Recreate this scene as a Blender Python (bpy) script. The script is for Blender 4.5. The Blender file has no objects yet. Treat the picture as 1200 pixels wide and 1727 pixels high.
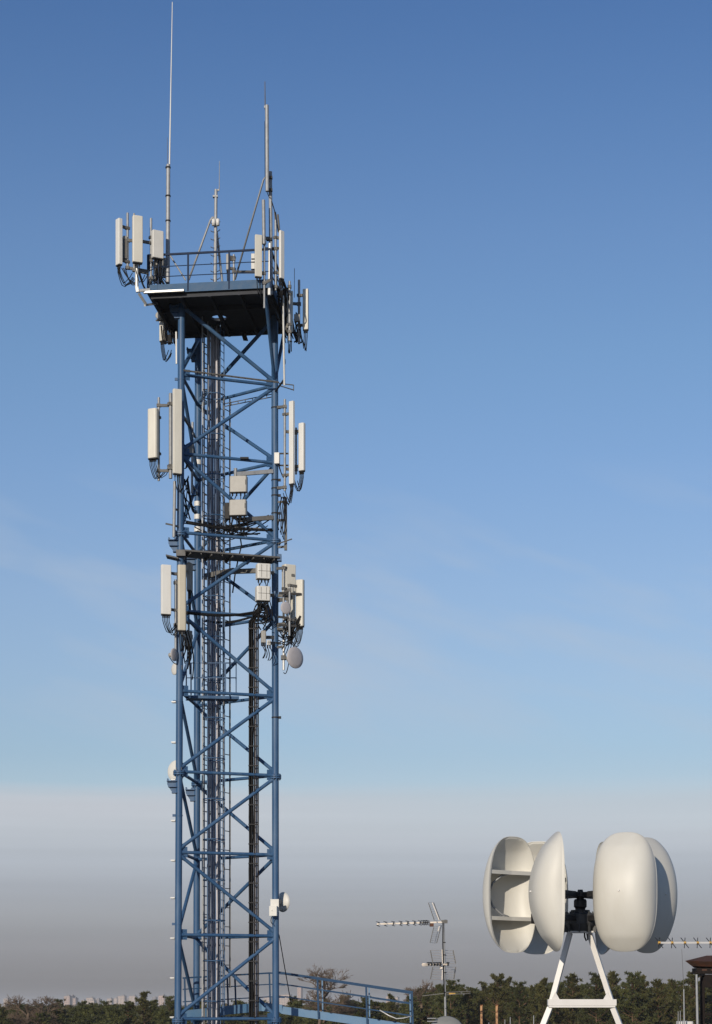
import bpy, math, random
from mathutils import Vector, Matrix
R = math.radians
random.seed(7)
sc = bpy.context.scene
COL = sc.collection

# ------------------------------------------------------------------ camera, sky, sun, exposure
F, HZ, CX, CAMZ = 3400.0, 1692.0, 600.0, 18.0
cam_d = bpy.data.cameras.new("camera"); cam = bpy.data.objects.new("camera", cam_d); COL.objects.link(cam)
cam.location = (0, 0, CAMZ); cam.rotation_euler = (R(90), 0, 0)
cam_d.sensor_fit = 'HORIZONTAL'; cam_d.sensor_width = 36; cam_d.lens = F/1200*36
cam_d.shift_y = (HZ-863.5)/1200
cam_d.clip_start = .5; cam_d.clip_end = 40000
sc.camera = cam
SUN_EL = 17.0
SUN_AZ = Vector((-0.365, -0.931, 0)).normalized()
to_sun = (SUN_AZ*math.cos(R(SUN_EL)) + Vector((0, 0, math.sin(R(SUN_EL))))).normalized()
sl = bpy.data.lights.new("sun", 'SUN'); sl.energy = 3.7; sl.angle = R(.5); sl.color = (1, .89, .74)
so = bpy.data.objects.new("sun", sl); COL.objects.link(so)
so.rotation_euler = (-to_sun).to_track_quat('-Z', 'Y').to_euler(); so.location = (-20, -20, 40)
sc.view_settings.view_transform = 'Standard'; sc.view_settings.look = 'None'
sc.view_settings.gamma = 1; sc.view_settings.exposure = 0.0

def world():
    w = bpy.data.worlds.new("World"); sc.world = w; w.use_nodes = True
    nt = w.node_tree; N = nt.nodes; L = nt.links; N.clear()
    out = N.new('ShaderNodeOutputWorld'); bg = N.new('ShaderNodeBackground'); L.new(bg.outputs[0], out.inputs[0])
    sky = N.new('ShaderNodeTexSky'); sky.sky_type = 'NISHITA'; sky.sun_disc = False
    sky.sun_elevation = R(SUN_EL)
    sky.sun_rotation = math.atan2(SUN_AZ.x, SUN_AZ.y)
    sky.air_density = 1.0; sky.dust_density = 0.3; sky.ozone_density = 2.0; sky.altitude = 100
    bg.inputs[1].default_value = 0.1
    # the bank of grey winter haze that lies along the horizon, and the thin veil above it, by elevation
    tc = N.new('ShaderNodeTexCoord'); sep = N.new('ShaderNodeSeparateXYZ'); L.new(tc.outputs['Generated'], sep.inputs[0])
    mp = N.new('ShaderNodeMapping'); mp.inputs['Scale'].default_value = (2.2, 2.2, 16)
    L.new(tc.outputs['Generated'], mp.inputs[0])
    nz = N.new('ShaderNodeTexNoise'); nz.inputs['Scale'].default_value = 1.6; nz.inputs['Detail'].default_value = 5; nz.inputs['Roughness'].default_value = .55
    L.new(mp.outputs[0], nz.inputs[0])
    ma = N.new('ShaderNodeMath'); ma.operation = 'MULTIPLY_ADD'; ma.inputs[1].default_value = .014; ma.inputs[2].default_value = -.007
    L.new(nz.outputs[0], ma.inputs[0])
    ad = N.new('ShaderNodeMath'); ad.operation = 'ADD'; L.new(sep.outputs[2], ad.inputs[0]); L.new(ma.outputs[0], ad.inputs[1])
    # colour of the bank (scaled for the background strength)
    r1 = N.new('ShaderNodeValToRGB'); e = r1.color_ramp.elements
    stops = SKY_STOPS
    while len(e) < len(stops): e.new(.5)
    for i, (p, c) in enumerate(stops): e[i].position = p; e[i].color = (*c, 1)
    L.new(sep.outputs[2], r1.inputs[0])
    r2 = N.new('ShaderNodeValToRGB'); e = r2.color_ramp.elements
    stops = BANK_FAC
    while len(e) < len(stops): e.new(.5)
    for i, (p, c) in enumerate(stops): e[i].position = p; e[i].color = (c, c, c, 1)
    L.new(ad.outputs[0], r2.inputs[0])
    r2b = N.new('ShaderNodeValToRGB'); e = r2b.color_ramp.elements
    while len(e) < len(BANK_SOFT): e.new(.5)
    for i, (p, c) in enumerate(BANK_SOFT): e[i].position = p; e[i].color = (c, c, c, 1)
    L.new(ad.outputs[0], r2b.inputs[0])
    wl = N.new('ShaderNodeMapRange'); wl.inputs[1].default_value = -.10; wl.inputs[2].default_value = .06; wl.inputs[3].default_value = 0; wl.inputs[4].default_value = .85; L.new(sep.outputs[0], wl.inputs[0])
    bf = N.new('ShaderNodeMix'); L.new(wl.outputs[0], bf.inputs[0]); L.new(r2.outputs[0], bf.inputs[2]); L.new(r2b.outputs[0], bf.inputs[3])
    sc10 = N.new('ShaderNodeVectorMath'); sc10.operation = 'SCALE'; sc10.inputs['Scale'].default_value = 10.0
    mp3 = N.new('ShaderNodeMapping'); mp3.inputs['Scale'].default_value = (1.4, 1.4, 70); L.new(tc.outputs['Generated'], mp3.inputs[0])
    n3 = N.new('ShaderNodeTexNoise'); n3.inputs['Scale'].default_value = 1.5; n3.inputs['Detail'].default_value = 3; L.new(mp3.outputs[0], n3.inputs[0])
    mr = N.new('ShaderNodeMapRange'); mr.inputs[1].default_value = .3; mr.inputs[2].default_value = .7; mr.inputs[3].default_value = .955; mr.inputs[4].default_value = 1.045; L.new(n3.outputs[0], mr.inputs[0])
    vs = N.new('ShaderNodeVectorMath'); vs.operation = 'SCALE'; L.new(r1.outputs[0], vs.inputs[0]); L.new(mr.outputs[0], vs.inputs['Scale'])
    L.new(vs.outputs[0], sc10.inputs[0])
    # clear winter air: deeper blue than the sky model gives, by elevation
    r3 = N.new('ShaderNodeValToRGB'); e = r3.color_ramp.elements
    while len(e) < len(CLEAR): e.new(.5)
    for i, (p, c) in enumerate(CLEAR): e[i].position = p; e[i].color = (*[v*.5 for v in c], 1)
    L.new(sep.outputs[2], r3.inputs[0])
    ml = N.new('ShaderNodeVectorMath'); ml.operation = 'MULTIPLY'; L.new(sky.outputs[0], ml.inputs[0]); L.new(r3.outputs[0], ml.inputs[1])
    m2 = N.new('ShaderNodeVectorMath'); m2.operation = 'SCALE'; m2.inputs['Scale'].default_value = 2.0; L.new(ml.outputs[0], m2.inputs[0])
    # faint slanting cirrus veil
    mp1 = N.new('ShaderNodeMapping'); mp1.inputs['Rotation'].default_value = (0, R(-17), 0); L.new(tc.outputs['Generated'], mp1.inputs[0])
    mp2 = N.new('ShaderNodeMapping'); mp2.inputs['Scale'].default_value = (1.5, 1.0, 7); mp2.inputs['Location'].default_value = VEIL_AT; L.new(mp1.outputs[0], mp2.inputs[0])
    n2 = N.new('ShaderNodeTexNoise'); n2.inputs['Scale'].default_value = 4.2; n2.inputs['Detail'].default_value = 4; L.new(mp2.outputs[0], n2.inputs[0])
    r4 = N.new('ShaderNodeValToRGB'); r4.color_ramp.elements[0].position = .46; r4.color_ramp.elements[1].position = .75; L.new(n2.outputs[0], r4.inputs[0])
    r5 = N.new('ShaderNodeValToRGB'); e = r5.color_ramp.elements
    VE = [(.10, .0), (.15, .62), (.21, .7), (.26, 0)]
    while len(e) < 4: e.new(.5)
    for i, (p, c) in enumerate(VE): e[i].position = p; e[i].color = (c, c, c, 1)
    L.new(sep.outputs[2], r5.inputs[0])
    mv = N.new('ShaderNodeMath'); mv.operation = 'MULTIPLY'; L.new(r4.outputs[0], mv.inputs[0]); L.new(r5.outputs[0], mv.inputs[1])
    mxv = N.new('ShaderNodeMix'); mxv.data_type = 'RGBA'; L.new(mv.outputs[0], mxv.inputs[0]); L.new(m2.outputs[0], mxv.inputs[6]); mxv.inputs[7].default_value = (4.7, 5.4, 6.4, 1)
    mx = N.new('ShaderNodeMix'); mx.data_type = 'RGBA'
    L.new(bf.outputs[0], mx.inputs[0]); L.new(mxv.outputs[2], mx.inputs[6]); L.new(sc10.outputs[0], mx.inputs[7])
    L.new(mx.outputs[2], bg.inputs[0])
VEIL_AT = (0, 0, 0)
CLEAR = [(0.1203, (0.851, 0.834, 0.909)), (0.1574, (0.948, 0.904, 0.981)), (0.1994, (0.995, 0.96, 1.052)), (0.2538, (0.939, 0.977, 1.114)), (0.3058, (0.897, 0.988, 1.118)), (0.3552, (0.839, 0.941, 1.118)), (0.4018, (0.715, 0.865, 1.089)), (0.4434, (0.609, 0.789, 1.055)), (0.75, (0.85, 0.95, 1.05))]
SKY_STOPS = [(0.0094, (0.217, 0.214, 0.223)), (0.027, (0.291, 0.295, 0.32)), (0.0432, (0.347, 0.362, 0.395)), (0.0564, (0.379, 0.405, 0.457)), (0.071, (0.45, 0.484, 0.546)), (0.0856, (0.515, 0.543, 0.597)), (0.103, (0.564, 0.57, 0.614)), (0.13, (0.4, 0.52, 0.68))]
BANK_SOFT = [(0, 1), (.06, .95), (.08, .9), (.097, .6), (.108, .25), (.128, .0)]
BANK_FAC = [(0, 1), (.06, .95), (.097, .86), (.1025, .72), (.1095, .12), (.13, .0)]
world()

# ------------------------------------------------------------------ materials
def mat(name, base, rough=.5, metal=0., var=None, scale=6., amt=.5, bump=0., detail=5, objvar=0., stretch=(1, 1, 1), spec=None, ramp=(.35, .7)):
    m = bpy.data.materials.new(name); m.use_nodes = True
    nt = m.node_tree; N = nt.nodes; L = nt.links; b = N['Principled BSDF']
    b.inputs['Roughness'].default_value = rough; b.inputs['Metallic'].default_value = metal
    if spec is not None: b.inputs['Specular IOR Level'].default_value = spec
    tc = N.new('ShaderNodeTexCoord'); mp = N.new('ShaderNodeMapping'); mp.inputs['Scale'].default_value = stretch
    L.new(tc.outputs['Object'], mp.inputs[0])
    nz = N.new('ShaderNodeTexNoise'); nz.inputs['Scale'].default_value = scale; nz.inputs['Detail'].default_value = detail; nz.inputs['Roughness'].default_value = .62
    L.new(mp.outputs[0], nz.inputs[0])
    cr = N.new('ShaderNodeValToRGB'); cr.color_ramp.elements[0].position = ramp[0]; cr.color_ramp.elements[1].position = ramp[1]
    L.new(nz.outputs[0], cr.inputs[0])
    mu = N.new('ShaderNodeMath'); mu.operation = 'MULTIPLY'; mu.inputs[1].default_value = amt; L.new(cr.outputs[0], mu.inputs[0])
    mx = N.new('ShaderNodeMix'); mx.data_type = 'RGBA'
    v = var if var else tuple(c*.6 for c in base)
    mx.inputs[6].default_value = (*base, 1); mx.inputs[7].default_value = (*v, 1); L.new(mu.outputs[0], mx.inputs[0])
    o = mx.outputs[2]
    if objvar:
        oi = N.new('ShaderNodeObjectInfo'); hs = N.new('ShaderNodeHueSaturation')
        mr = N.new('ShaderNodeMapRange'); mr.inputs[3].default_value = 1-objvar; mr.inputs[4].default_value = 1+objvar
        L.new(oi.outputs['Random'], mr.inputs[0]); L.new(mr.outputs[0], hs.inputs['Value']); L.new(o, hs.inputs['Color']); o = hs.outputs[0]
    L.new(o, b.inputs['Base Color'])
    if bump:
        bp = N.new('ShaderNodeBump'); bp.inputs['Strength'].default_value = bump; bp.inputs['Distance'].default_value = .02
        L.new(nz.outputs[0], bp.inputs['Height']); L.new(bp.outputs[0], b.inputs['Normal'])
    return m
M = {}
M['blue'] = mat('blue_paint', (.030, .084, .182), .5, 0, (.10, .165, .255), 3.2, .7, .05, stretch=(1, 1, .3), detail=8, ramp=(.45, .8), spec=.35)
M['blue_pale'] = mat('pale_blue_paint', (.085, .19, .33), .5, 0, (.13, .22, .33), 4, .7, .05)  # lighter blue base colour for the gangway beams and far posts
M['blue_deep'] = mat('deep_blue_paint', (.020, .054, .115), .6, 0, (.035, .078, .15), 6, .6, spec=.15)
M['navy'] = mat('navy_paint', (.012, .024, .058), .6, 0, (.02, .04, .08), 6, .5, spec=.12)
M['blue_worn'] = mat('worn_blue_paint', (.042, .098, .185), .6, 0, (.075, .12, .19), 4, .7, .05, ramp=(.45, .65), spec=.2)
M['galv'] = mat('galvanised_steel', (.33, .34, .35), .55, .25, (.21, .22, .235), 9, .7, .04, objvar=.1)
M['galv_dull'] = mat('dull_galvanised_steel', (.15, .147, .142), .65, .15, (.08, .077, .072), 7, .7, .05, spec=.25)
M['pale_steel'] = mat('pale_painted_steel', (.62, .62, .60), .4, .2, (.45, .45, .44), 8, .6)
M['radome'] = mat('radome_plastic', (.62, .60, .53), .5, 0, (.53, .50, .43), 3, .6, .01, objvar=.06, stretch=(2, 2, .5))
M['radome_white'] = mat('white_radome_plastic', (.66, .655, .63), .45, 0, (.58, .57, .53), 3, .5, .01, objvar=.05, stretch=(2, 2, .5))
M['radome_tan'] = mat('tan_radome_plastic', (.50, .46, .37), .5, 0, (.42, .38, .30), 3, .6, .01, stretch=(2, 2, .5))
M['unit'] = mat('grey_unit_casing', (.33, .32, .295), .5, 0, (.25, .24, .22), 6, .6, .02)
M['unit_white'] = mat('white_unit_casing', (.62, .61, .575), .5, 0, (.53, .52, .48), 6, .6, .02)
M['dark'] = mat('dark_plastic', (.022, .022, .024), .6, 0, (.035, .034, .034), 8, .5, spec=.2)
M['cable'] = mat('black_cable', (.009, .009, .010), .6, 0, (.018, .018, .019), 12, .6, spec=.15)
M['cable_grey'] = mat('grey_cable', (.52, .515, .55), .6, 0, (.33, .32, .345), 9, .7, stretch=(3, 3, .3), objvar=.35)
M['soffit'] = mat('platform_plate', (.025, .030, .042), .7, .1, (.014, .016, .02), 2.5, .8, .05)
M['dish'] = mat('dish_radome', (.42, .40, .41), .5, 0, (.36, .34, .35), 4, .5)  # even, slightly mauve grey over the whole dish
M['dish_white'] = mat('white_dish_paint', (.64, .63, .59), .5, 0, (.62, .60, .55), 4, .5)
M['dish_grey'] = mat('dark_grey_dish_paint', (.20, .205, .20), .55, 0, (.15, .155, .15), 6, .6, .02)
M['shell'] = mat('white_gelcoat', (.59, .578, .53), .5, 0, (.51, .49, .435), 2.6, .6, .01, detail=10, stretch=(1.6, 1.6, .45), ramp=(.4, .75))
M['white_steel'] = mat('white_painted_steel', (.66, .645, .625), .42, 0, (.56, .54, .51), 8, .45, .02)
M['iron'] = mat('black_cast_iron', (.022, .022, .024), .5, .3, (.05, .045, .04), 14, .6, .1)
M['hub'] = mat('dark_grey_casting', (.085, .088, .092), .55, .3, (.03, .03, .03), 12, .6, .08)
M['rust'] = mat('rusty_iron', (.26, .11, .045), .8, .1, (.12, .05, .025), 14, .9, .2)
M['rust_light'] = mat('flaking_rusty_paint', (.42, .24, .12), .8, 0, (.16, .07, .03), 22, 1.0, .2, ramp=(.45, .6))
M['rust_dark'] = mat('dark_rusty_sheet', (.10, .040, .022), .75, .2, (.045, .03, .022), 7, .9, .15)
M['black_steel'] = mat('sooty_steel', (.012, .010, .010), .8, 0, (.024, .016, .012), 12, .7, .1, spec=.15)
M['alu'] = mat('aluminium', (.62, .62, .61), .35, .7, (.50, .50, .49), 10, .5)
M['boom'] = mat('weathered_boom', (.78, .71, .63), .45, 0, (.66, .55, .42), 18, .7)
M['yellow'] = mat('yellow_plastic', (.50, .30, .06), .5, 0, (.38, .2, .04), 20, .6)
M['bark'] = mat('pine_bark', (.16, .085, .045), .9, 0, (.08, .05, .035), 5, .8, .3)
M['twig'] = mat('bare_twigs', (.15, .105, .07), .9, 0, (.10, .07, .05), 3, .7)
M['pine'] = mat('pine_needles', (.066, .068, .019), .7, 0, (.026, .034, .012), .9, .9, objvar=.22, spec=.25)
M['pine_b'] = mat('olive_pine_needles', (.080, .074, .021), .7, 0, (.034, .038, .013), .8, .9, objvar=.15, spec=.25)
M['wood_far'] = mat('distant_canopy', (.055, .058, .024), .8, 0, (.07, .05, .03), .06, .8, spec=.2)
M['ground'] = mat('forest_floor', (.055, .055, .03), .95, 0, (.09, .075, .05), .02, .8)
M['roofing'] = mat('roofing_felt', (.10, .098, .095), .9, 0, (.14, .135, .13), .8, .7, .1)
M['plaster'] = mat('wall_plaster', (.42, .40, .36), .9, 0, (.35, .33, .30), 1.5, .6)
M['block_pink'] = mat('pale_pink_facade', (.46, .345, .29), .9, 0, (.5, .35, .28), .05, .5)
M['block_cream'] = mat('pale_cream_facade', (.47, .385, .335), .9, 0, (.5, .4, .34), .05, .5)
M['block_grey'] = mat('grey_facade', (.24, .22, .22), .9, 0, (.2, .19, .19), .05, .5)
M['glass'] = mat('dark_window_glass', (.09, .10, .115), .2, 0, (.06, .07, .08), .3, .5)

# ------------------------------------------------------------------ helpers
def P(px, py, D):
    """point seen at photo pixel (px,py) standing D metres away"""
    return Vector(((px-CX)/F*D, D, CAMZ+(HZ-py)/F*D))
def S(px, D): return px/F*D
def Z(py, D): return CAMZ+(HZ-py)/F*D

LOC = {}
class MB:
    def __init__(s): s.v = []; s.f = []; s.s = []
    def face(s, idx, sm=False): s.f.append(tuple(idx)); s.s.append(sm)
    def tube(s, a, b, r, n=8, r1=None, caps=True):
        a = Vector(a); b = Vector(b); d = b-a
        if d.length < 1e-6: return s
        q = d.to_track_quat('Z', 'Y'); r1 = r if r1 is None else r1
        o = len(s.v); ring = [q @ Vector((math.cos(2*math.pi*i/n), math.sin(2*math.pi*i/n), 0)) for i in range(n)]
        s.v += [a+k*r for k in ring] + [b+k*r1 for k in ring]
        for i in range(n):
            j = (i+1) % n; s.face((o+i, o+j, o+n+j, o+n+i), True)
        if caps:
            o2 = len(s.v); s.v += [a+k*r for k in ring] + [b+k*r1 for k in ring]
            s.face([o2+i for i in reversed(range(n))]); s.face([o2+n+i for i in range(n)])
        return s
    def path(s, pts, r, n=6):
        pts = [Vector(p) for p in pts]; o = len(s.v); k = len(pts); up = Vector((.13, .21, 1)).normalized()
        for i, p in enumerate(pts):
            t = (pts[min(i+1, k-1)]-pts[max(i-1, 0)]).normalized()
            x = t.cross(up)
            if x.length < .05: x = t.cross(Vector((1, 0, 0)))
            x.normalize(); y = t.cross(x)
            s.v += [p+(x*math.cos(2*math.pi*j/n)+y*math.sin(2*math.pi*j/n))*r for j in range(n)]
        for i in range(k-1):
            for j in range(n):
                j2 = (j+1) % n; s.face((o+i*n+j, o+i*n+j2, o+(i+1)*n+j2, o+(i+1)*n+j), True)
        s.face([o+j for j in reversed(range(n))]); s.face([o+(k-1)*n+j for j in range(n)])
        return s
    def obox(s, c, X, Y, Zv):
        c = Vector(c); o = len(s.v)
        for a in (-1, 1):
            for b in (-1, 1):
                for d in (-1, 1): s.v.append(c+X*a+Y*b+Zv*d)
        fl = [(0, 1, 3, 2), (4, 6, 7, 5), (0, 4, 5, 1), (2, 3, 7, 6), (0, 2, 6, 4), (1, 5, 7, 3)]
        if X.cross(Y).dot(Zv) < 0: fl = [tuple(reversed(q)) for q in fl]
        for q in fl: s.face([o+i for i in q])
        return s
    def box(s, c, sx, sy, sz, yaw=0):
        cy, sn = math.cos(yaw), math.sin(yaw)
        return s.obox(c, Vector((cy, sn, 0))*sx/2, Vector((-sn, cy, 0))*sy/2, Vector((0, 0, sz/2)))
    def bar(s, a, b, w, h, up=Vector((0, 0, 1))):
        a = Vector(a); b = Vector(b); d = b-a; t = d.normalized(); x = t.cross(up)
        if x.length < 1e-3: x = t.cross(Vector((0, 1, 0)))
        x.normalize(); y = x.cross(t)
        return s.obox((a+b)/2, x*w/2, d/2, y*h/2)
    def lathe(s, prof, c, axis=Vector((0, 0, 1)), n=24, sm=True):
        q = Vector(axis).normalized().to_track_quat('Z', 'Y'); o = len(s.v); c = Vector(c)
        for (r, z) in prof:
            s.v += [c+q @ Vector((r*math.cos(2*math.pi*i/n), r*math.sin(2*math.pi*i/n), z)) for i in range(n)]
        for k in range(len(prof)-1):
            for i in range(n):
                j = (i+1) % n; s.face((o+k*n+i, o+k*n+j, o+(k+1)*n+j, o+(k+1)*n+i), sm)
        s.face([o+i for i in reversed(range(n))]); s.face([o+(len(prof)-1)*n+i for i in range(n)])
        return s
    def prism(s, sec, z0, z1, tf, chamfer=0.):
        """2-D section extruded upward, tf maps (x,y,z) to world"""
        n = len(sec); o = len(s.v)
        levels = [(1-chamfer, z0), (1, z0+chamfer*.25), (1, z1-chamfer*.25), (1-chamfer, z1)] if chamfer else [(1, z0), (1, z1)]
        for (k, z) in levels: s.v += [tf(x*k, y*k, z) for (x, y) in sec]
        for l in range(len(levels)-1):
            for i in range(n):
                j = (i+1) % n; s.face((o+l*n+i, o+l*n+j, o+(l+1)*n+j, o+(l+1)*n+i), False)
        s.face([o+i for i in reversed(range(n))]); s.face([o+(len(levels)-1)*n+i for i in range(n)])
        return s
    def build(s, name, m, parent=None, loc=None, smooth_all=False):
        base = LOC.get(parent.as_pointer(), Vector()) if parent else Vector(loc or (0, 0, 0))
        me = bpy.data.meshes.new(name); me.from_pydata([tuple(p-base) for p in s.v], [], s.f)
        me.polygons.foreach_set('use_smooth', [True]*len(s.f) if smooth_all else s.s)
        me.materials.append(M[m] if isinstance(m, str) else m); me.update()
        o = bpy.data.objects.new(name, me); COL.objects.link(o)
        if parent: o.parent = parent
        else: o.location = base
        LOC[o.as_pointer()] = base
        return o
def tag(o, label=None, cat=None, group=None, kind=None):
    if label: o['label'] = label
    if cat: o['category'] = cat
    if group: o['group'] = group
    if kind: o['kind'] = kind
    return o
def thing(name, label, cat, loc, group=None):
    o = bpy.data.objects.new(name, None); COL.objects.link(o); o.location = loc; o.empty_display_size = .2
    LOC[o.as_pointer()] = Vector(loc)
    return tag(o, label, cat, group)
def sag(a, b, dip, n=8, side=Vector((0, 0, 0))):
    a = Vector(a); b = Vector(b)
    return [a.lerp(b, t/n)+(Vector((0, 0, -dip))+side)*math.sin(math.pi*t/n) for t in range(n+1)]

# ------------------------------------------------------------------ ground, roof below the frame
g = MB(); o = 11000
g.v = [Vector((-o, -1500, 0)), Vector((o, -1500, 0)), Vector((o, 13000, 0)), Vector((-o, 13000, 0))]; g.face((0, 1, 2, 3))
tag(g.build('ground', 'ground'), kind='structure')
ROOF = 16.4
rb = thing('flat_roofed_building', 'flat felt roof of the building that carries the white turbine and the TV mast', 'building', (10, 25, 0))
b = MB(); b.box((10, 22, ROOF/2-.1), 44, 56, ROOF-.2); b.box((17, 58, ROOF/2-.1), 30, 15.99, ROOF-.2); b.build('wall', 'plaster', rb)
b = MB(); b.box((10, 22, ROOF-.1), 44.4, 56.2, .2); b.box((17, 58.2, ROOF-.103), 30.3, 16.2, .2); b.build('roof', 'roofing', rb)

# ------------------------------------------------------------------ lattice tower
LEG = {'L': (306, 520, 299.8, 1720, 57.0), 'R': (463, 540, 464.7, 1720, 57.98), 'B': (334, 575, 331, 1720, 59.9)}
def leg(k, z):
    x1, y1, x0, y0, D = LEG[k]
    za, zb = Z(y0, D), Z(y1, D); t = (z-za)/(zb-za)
    px = x0+(x1-x0)*t
    return Vector(((px-CX)/F*D, D, z))
lv = lambda py: Z(py, 57.0)
LEVELS = [513, 632, 765, 898, 1030, 1165, 1301, 1437, 1576, 1718, 1858]
ZL = [lv(y) for y in LEVELS]
ZP = ZL[0]
tower = thing('lattice_tower', 'tall blue three-legged lattice tower with a square platform on top and ladders inside', 'tower', (-4, 58.3, 0))
LR = .098
for k in 'LRB':
    m = MB()
    for i in range(len(ZL)-1): pass
    m.tube(leg(k, 0), leg(k, ZP), LR, 16)
    lo = m.build('leg', 'blue', tower)
    for zz in (ZL[3]-.04, ZL[6]-.04, ZL[9]-.04):
        fm = MB()
        fm.tube(leg(k, zz-.05), leg(k, zz-.008), LR*1.75, 16); fm.tube(leg(k, zz+.008), leg(k, zz+.05), LR*1.75, 16)
        for a in range(10):
            d = Vector((math.cos(a*.628), math.sin(a*.628), 0))*LR*1.45
            fm.tube(leg(k, zz-.09)+d, leg(k, zz+.09)+d, .014, 6)
        fm.build('flange', 'blue', lo)
def strut(a, b, r, name, mt='blue'):
    d = (b-a).normalized(); m = MB(); m.tube(a+d*LR*.7, b-d*LR*.7, r, 12)
    # flattened end plates
    for p, s_ in ((a, 1), (b, -1)):
        m.tube(p+d*s_*LR*.8, p+d*s_*(LR+.14), r*1.35, 10, r1=r*1.02)
    return m.build(name, mt, tower)
# diagonals: +1 first leg at the top, -1 second leg at the top, per panel
PAT = {('L', 'R'): [1, -1, 1, -1, 1, -1, -1, 1, -1, 1], ('B', 'R'): [-1, 1, -1, 1, -1, 1, 1, -1, 1, -1], ('L', 'B'): [-1, 1, -1, 1, -1, 1, 1, -1, 1, -1]}
for (p, q), pat in PAT.items():
    for i in range(len(ZL)-1):
        zt, zb = ZL[i]-.06, ZL[i+1]+.09
        if i == 0: zt = ZP-.05
        a, b_ = (leg(p, zt), leg(q, zb)) if pat[i] > 0 else (leg(q, zt), leg(p, zb))
        strut(a, b_, .052 if i else .056, 'diagonal_brace')
    for i in range(1, len(ZL)):
        strut(leg(p, ZL[i]), leg(q, ZL[i]), .046, 'horizontal_strut')
for k, oth in (('L', 'R'), ('R', 'L')):
    for i in range(1, len(ZL)-1):
        d = (leg(oth, ZL[i])-leg(k, ZL[i])).normalized(); c = leg(k, ZL[i]+.01)+d*(LR+.07); m = MB()
        m.obox(c, d*.085, Vector((-d.y, d.x, 0))*.007, Vector((0, 0, .15)))
        for dz in (-.1, .1): m.tube(c+Vector((d.y, -d.x, 0))*.007+Vector((0, 0, dz)), c+Vector((d.y, -d.x, 0))*.022+Vector((0, 0, dz)), .018, 6)
        m.build('gusset', 'blue', tower)
# lugs on the legs
for k, ys in (('L', (528, 921, 1327)), ('B', (600, 952, 1341))):
    for y in ys:
        D = LEG[k][4]; c = leg(k, Z(y, D)); m = MB()
        for dz, wx in ((-.17, .14), (.0, .24), (.16, .28)): m.box(c+Vector((-.06-wx/2, -.03, dz)), wx, .2, .022)
        w_ = [(-.07, -.18), (-.19, -.16), (-.33, .06), (-.34, .24), (-.30, .24), (-.27, .17), (-.2, .17), (-.15, .24), (-.07, .22)]
        o_ = len(m.v); m.v += [c+Vector((x, -.045, z)) for x, z in w_]+[c+Vector((x, -.02, z)) for x, z in w_]; nn = len(w_)
        m.face([o_+i for i in reversed(range(nn))]); m.face([o_+nn+i for i in range(nn)])
        for i in range(nn): m.face((o_+i, o_+(i+1) % nn, o_+nn+(i+1) % nn, o_+nn+i))
        m.build('lug', 'blue', tower)
# pegs up the left leg
for y in (1185, 1253, 1316, 1385, 1452, 1515, 1583, 1650, 1716):
    c = leg('L', lv(y)); m = MB(); m.tube(c+Vector((-LR*.9, 0, 0)), c+Vector((-.20, -.03, 0)), .022, 6)
    m.box(c+Vector((-.165, -.03, .022)), .12, .06, .03); m.build('step_peg', 'pale_steel', tower)
# strap bands
for k, ys, mt in (('L', (1183, 1375, 1558, 640), 'blue'), ('R', (810, 688, 824, 836, 866, 1085, 1210), 'dark'), ('B', (780, 850, 872, 893), 'radome_white')):
    for y in ys:
        D = LEG[k][4]; z = Z(y, D); m = MB(); h = .018 if k != 'B' else .07
        m.tube(leg(k, z-h), leg(k, z+h), LR*1.1, 16)
        if k != 'B': m.box(leg(k, z)+Vector((-.13 if k == 'L' else .12, -.02, 0)), .10, .05, .07)
        m.build('strap_band', mt, tower)

# --- ladders and cables in the shaft
def ladder(name, pA, pB, y0, y1, DA, DB, step, rr, rw, mt, par=tower):
    m = MB(); z0, z1 = Z(y1, DA), Z(y0, DA)
    a = Vector((S(pA-CX, DA), DA, 0)); b_ = Vector((S(pB-CX, DB), DB, 0)); U = Vector((0, 0, 1))
    for q in (a, b_): m.bar(q+U*z0, q+U*z1, rr*2, rr*2.6)
    z = z0+.1
    while z < z1: m.tube(a+U*z, b_+U*z, rw, 6); z += step
    return m.build(name, mt, par)
lad = ladder('climbing_ladder', 341, 350, 524, 1990, 58.05, 58.45, .27, .018, .014, 'galv')
# cage round the ladder
C0 = Vector((S(360-CX, 58.35), 58.35, 0)); CR = .325
cg = MB(); y = 668
while y < 1760:
    z = Z(y, 58.35)
    cg.path([C0+Vector((CR*math.cos(a), CR*math.sin(a), z)) for a in [R(-170+340*i/20) for i in range(21)]], .016, 5); y += 68
for a in (-120, -75, -30, 10, 55, 100, 150):
    d = Vector((CR*math.cos(R(a)), CR*math.sin(R(a)), 0))*.985
    cg.bar(C0+d+Vector((0, 0, Z(1700, 58.35))), C0+d+Vector((0, 0, Z(640, 58.35))), .022, .012)
cg.build('cage', 'blue', lad)
for i, px in enumerate((351.5, 354, 356.6, 359.2, 362, 364.6, 367, 369)):
    D = 58.95+.12*math.sin(i*2.1); pts = []
    for j in range(40):
        y = 545+j*32; pts.append(P(px+random.uniform(-.5, .5), y, D))
    m = MB(); m.path(pts, random.choice((.014, .02, .026, .03)), 6)
    m.build('feeder_cable', 'cable_grey', tower)
for i, px in enumerate((353, 358, 361, 366, 370)):
    D = 58.8; m = MB(); m.path([P(px+random.uniform(-.7, .7), 560+j*36, D) for j in range(35)], .012, 5); m.build('feeder_cable', 'cable' if i == 4 else 'cable_grey', tower)
y = 575
while y < 1740:
    cl = MB(); cl.bar(P(349, y, 59.0), P(372, y, 59.1), .05, .05); y += 44.3; cl.build('cable_clamp', 'dark', tower)
ladder('cable_ladder', 371.5, 377.5, 540, 1730, 58.6, 58.9, .21, .011, .010, 'blue')
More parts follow.
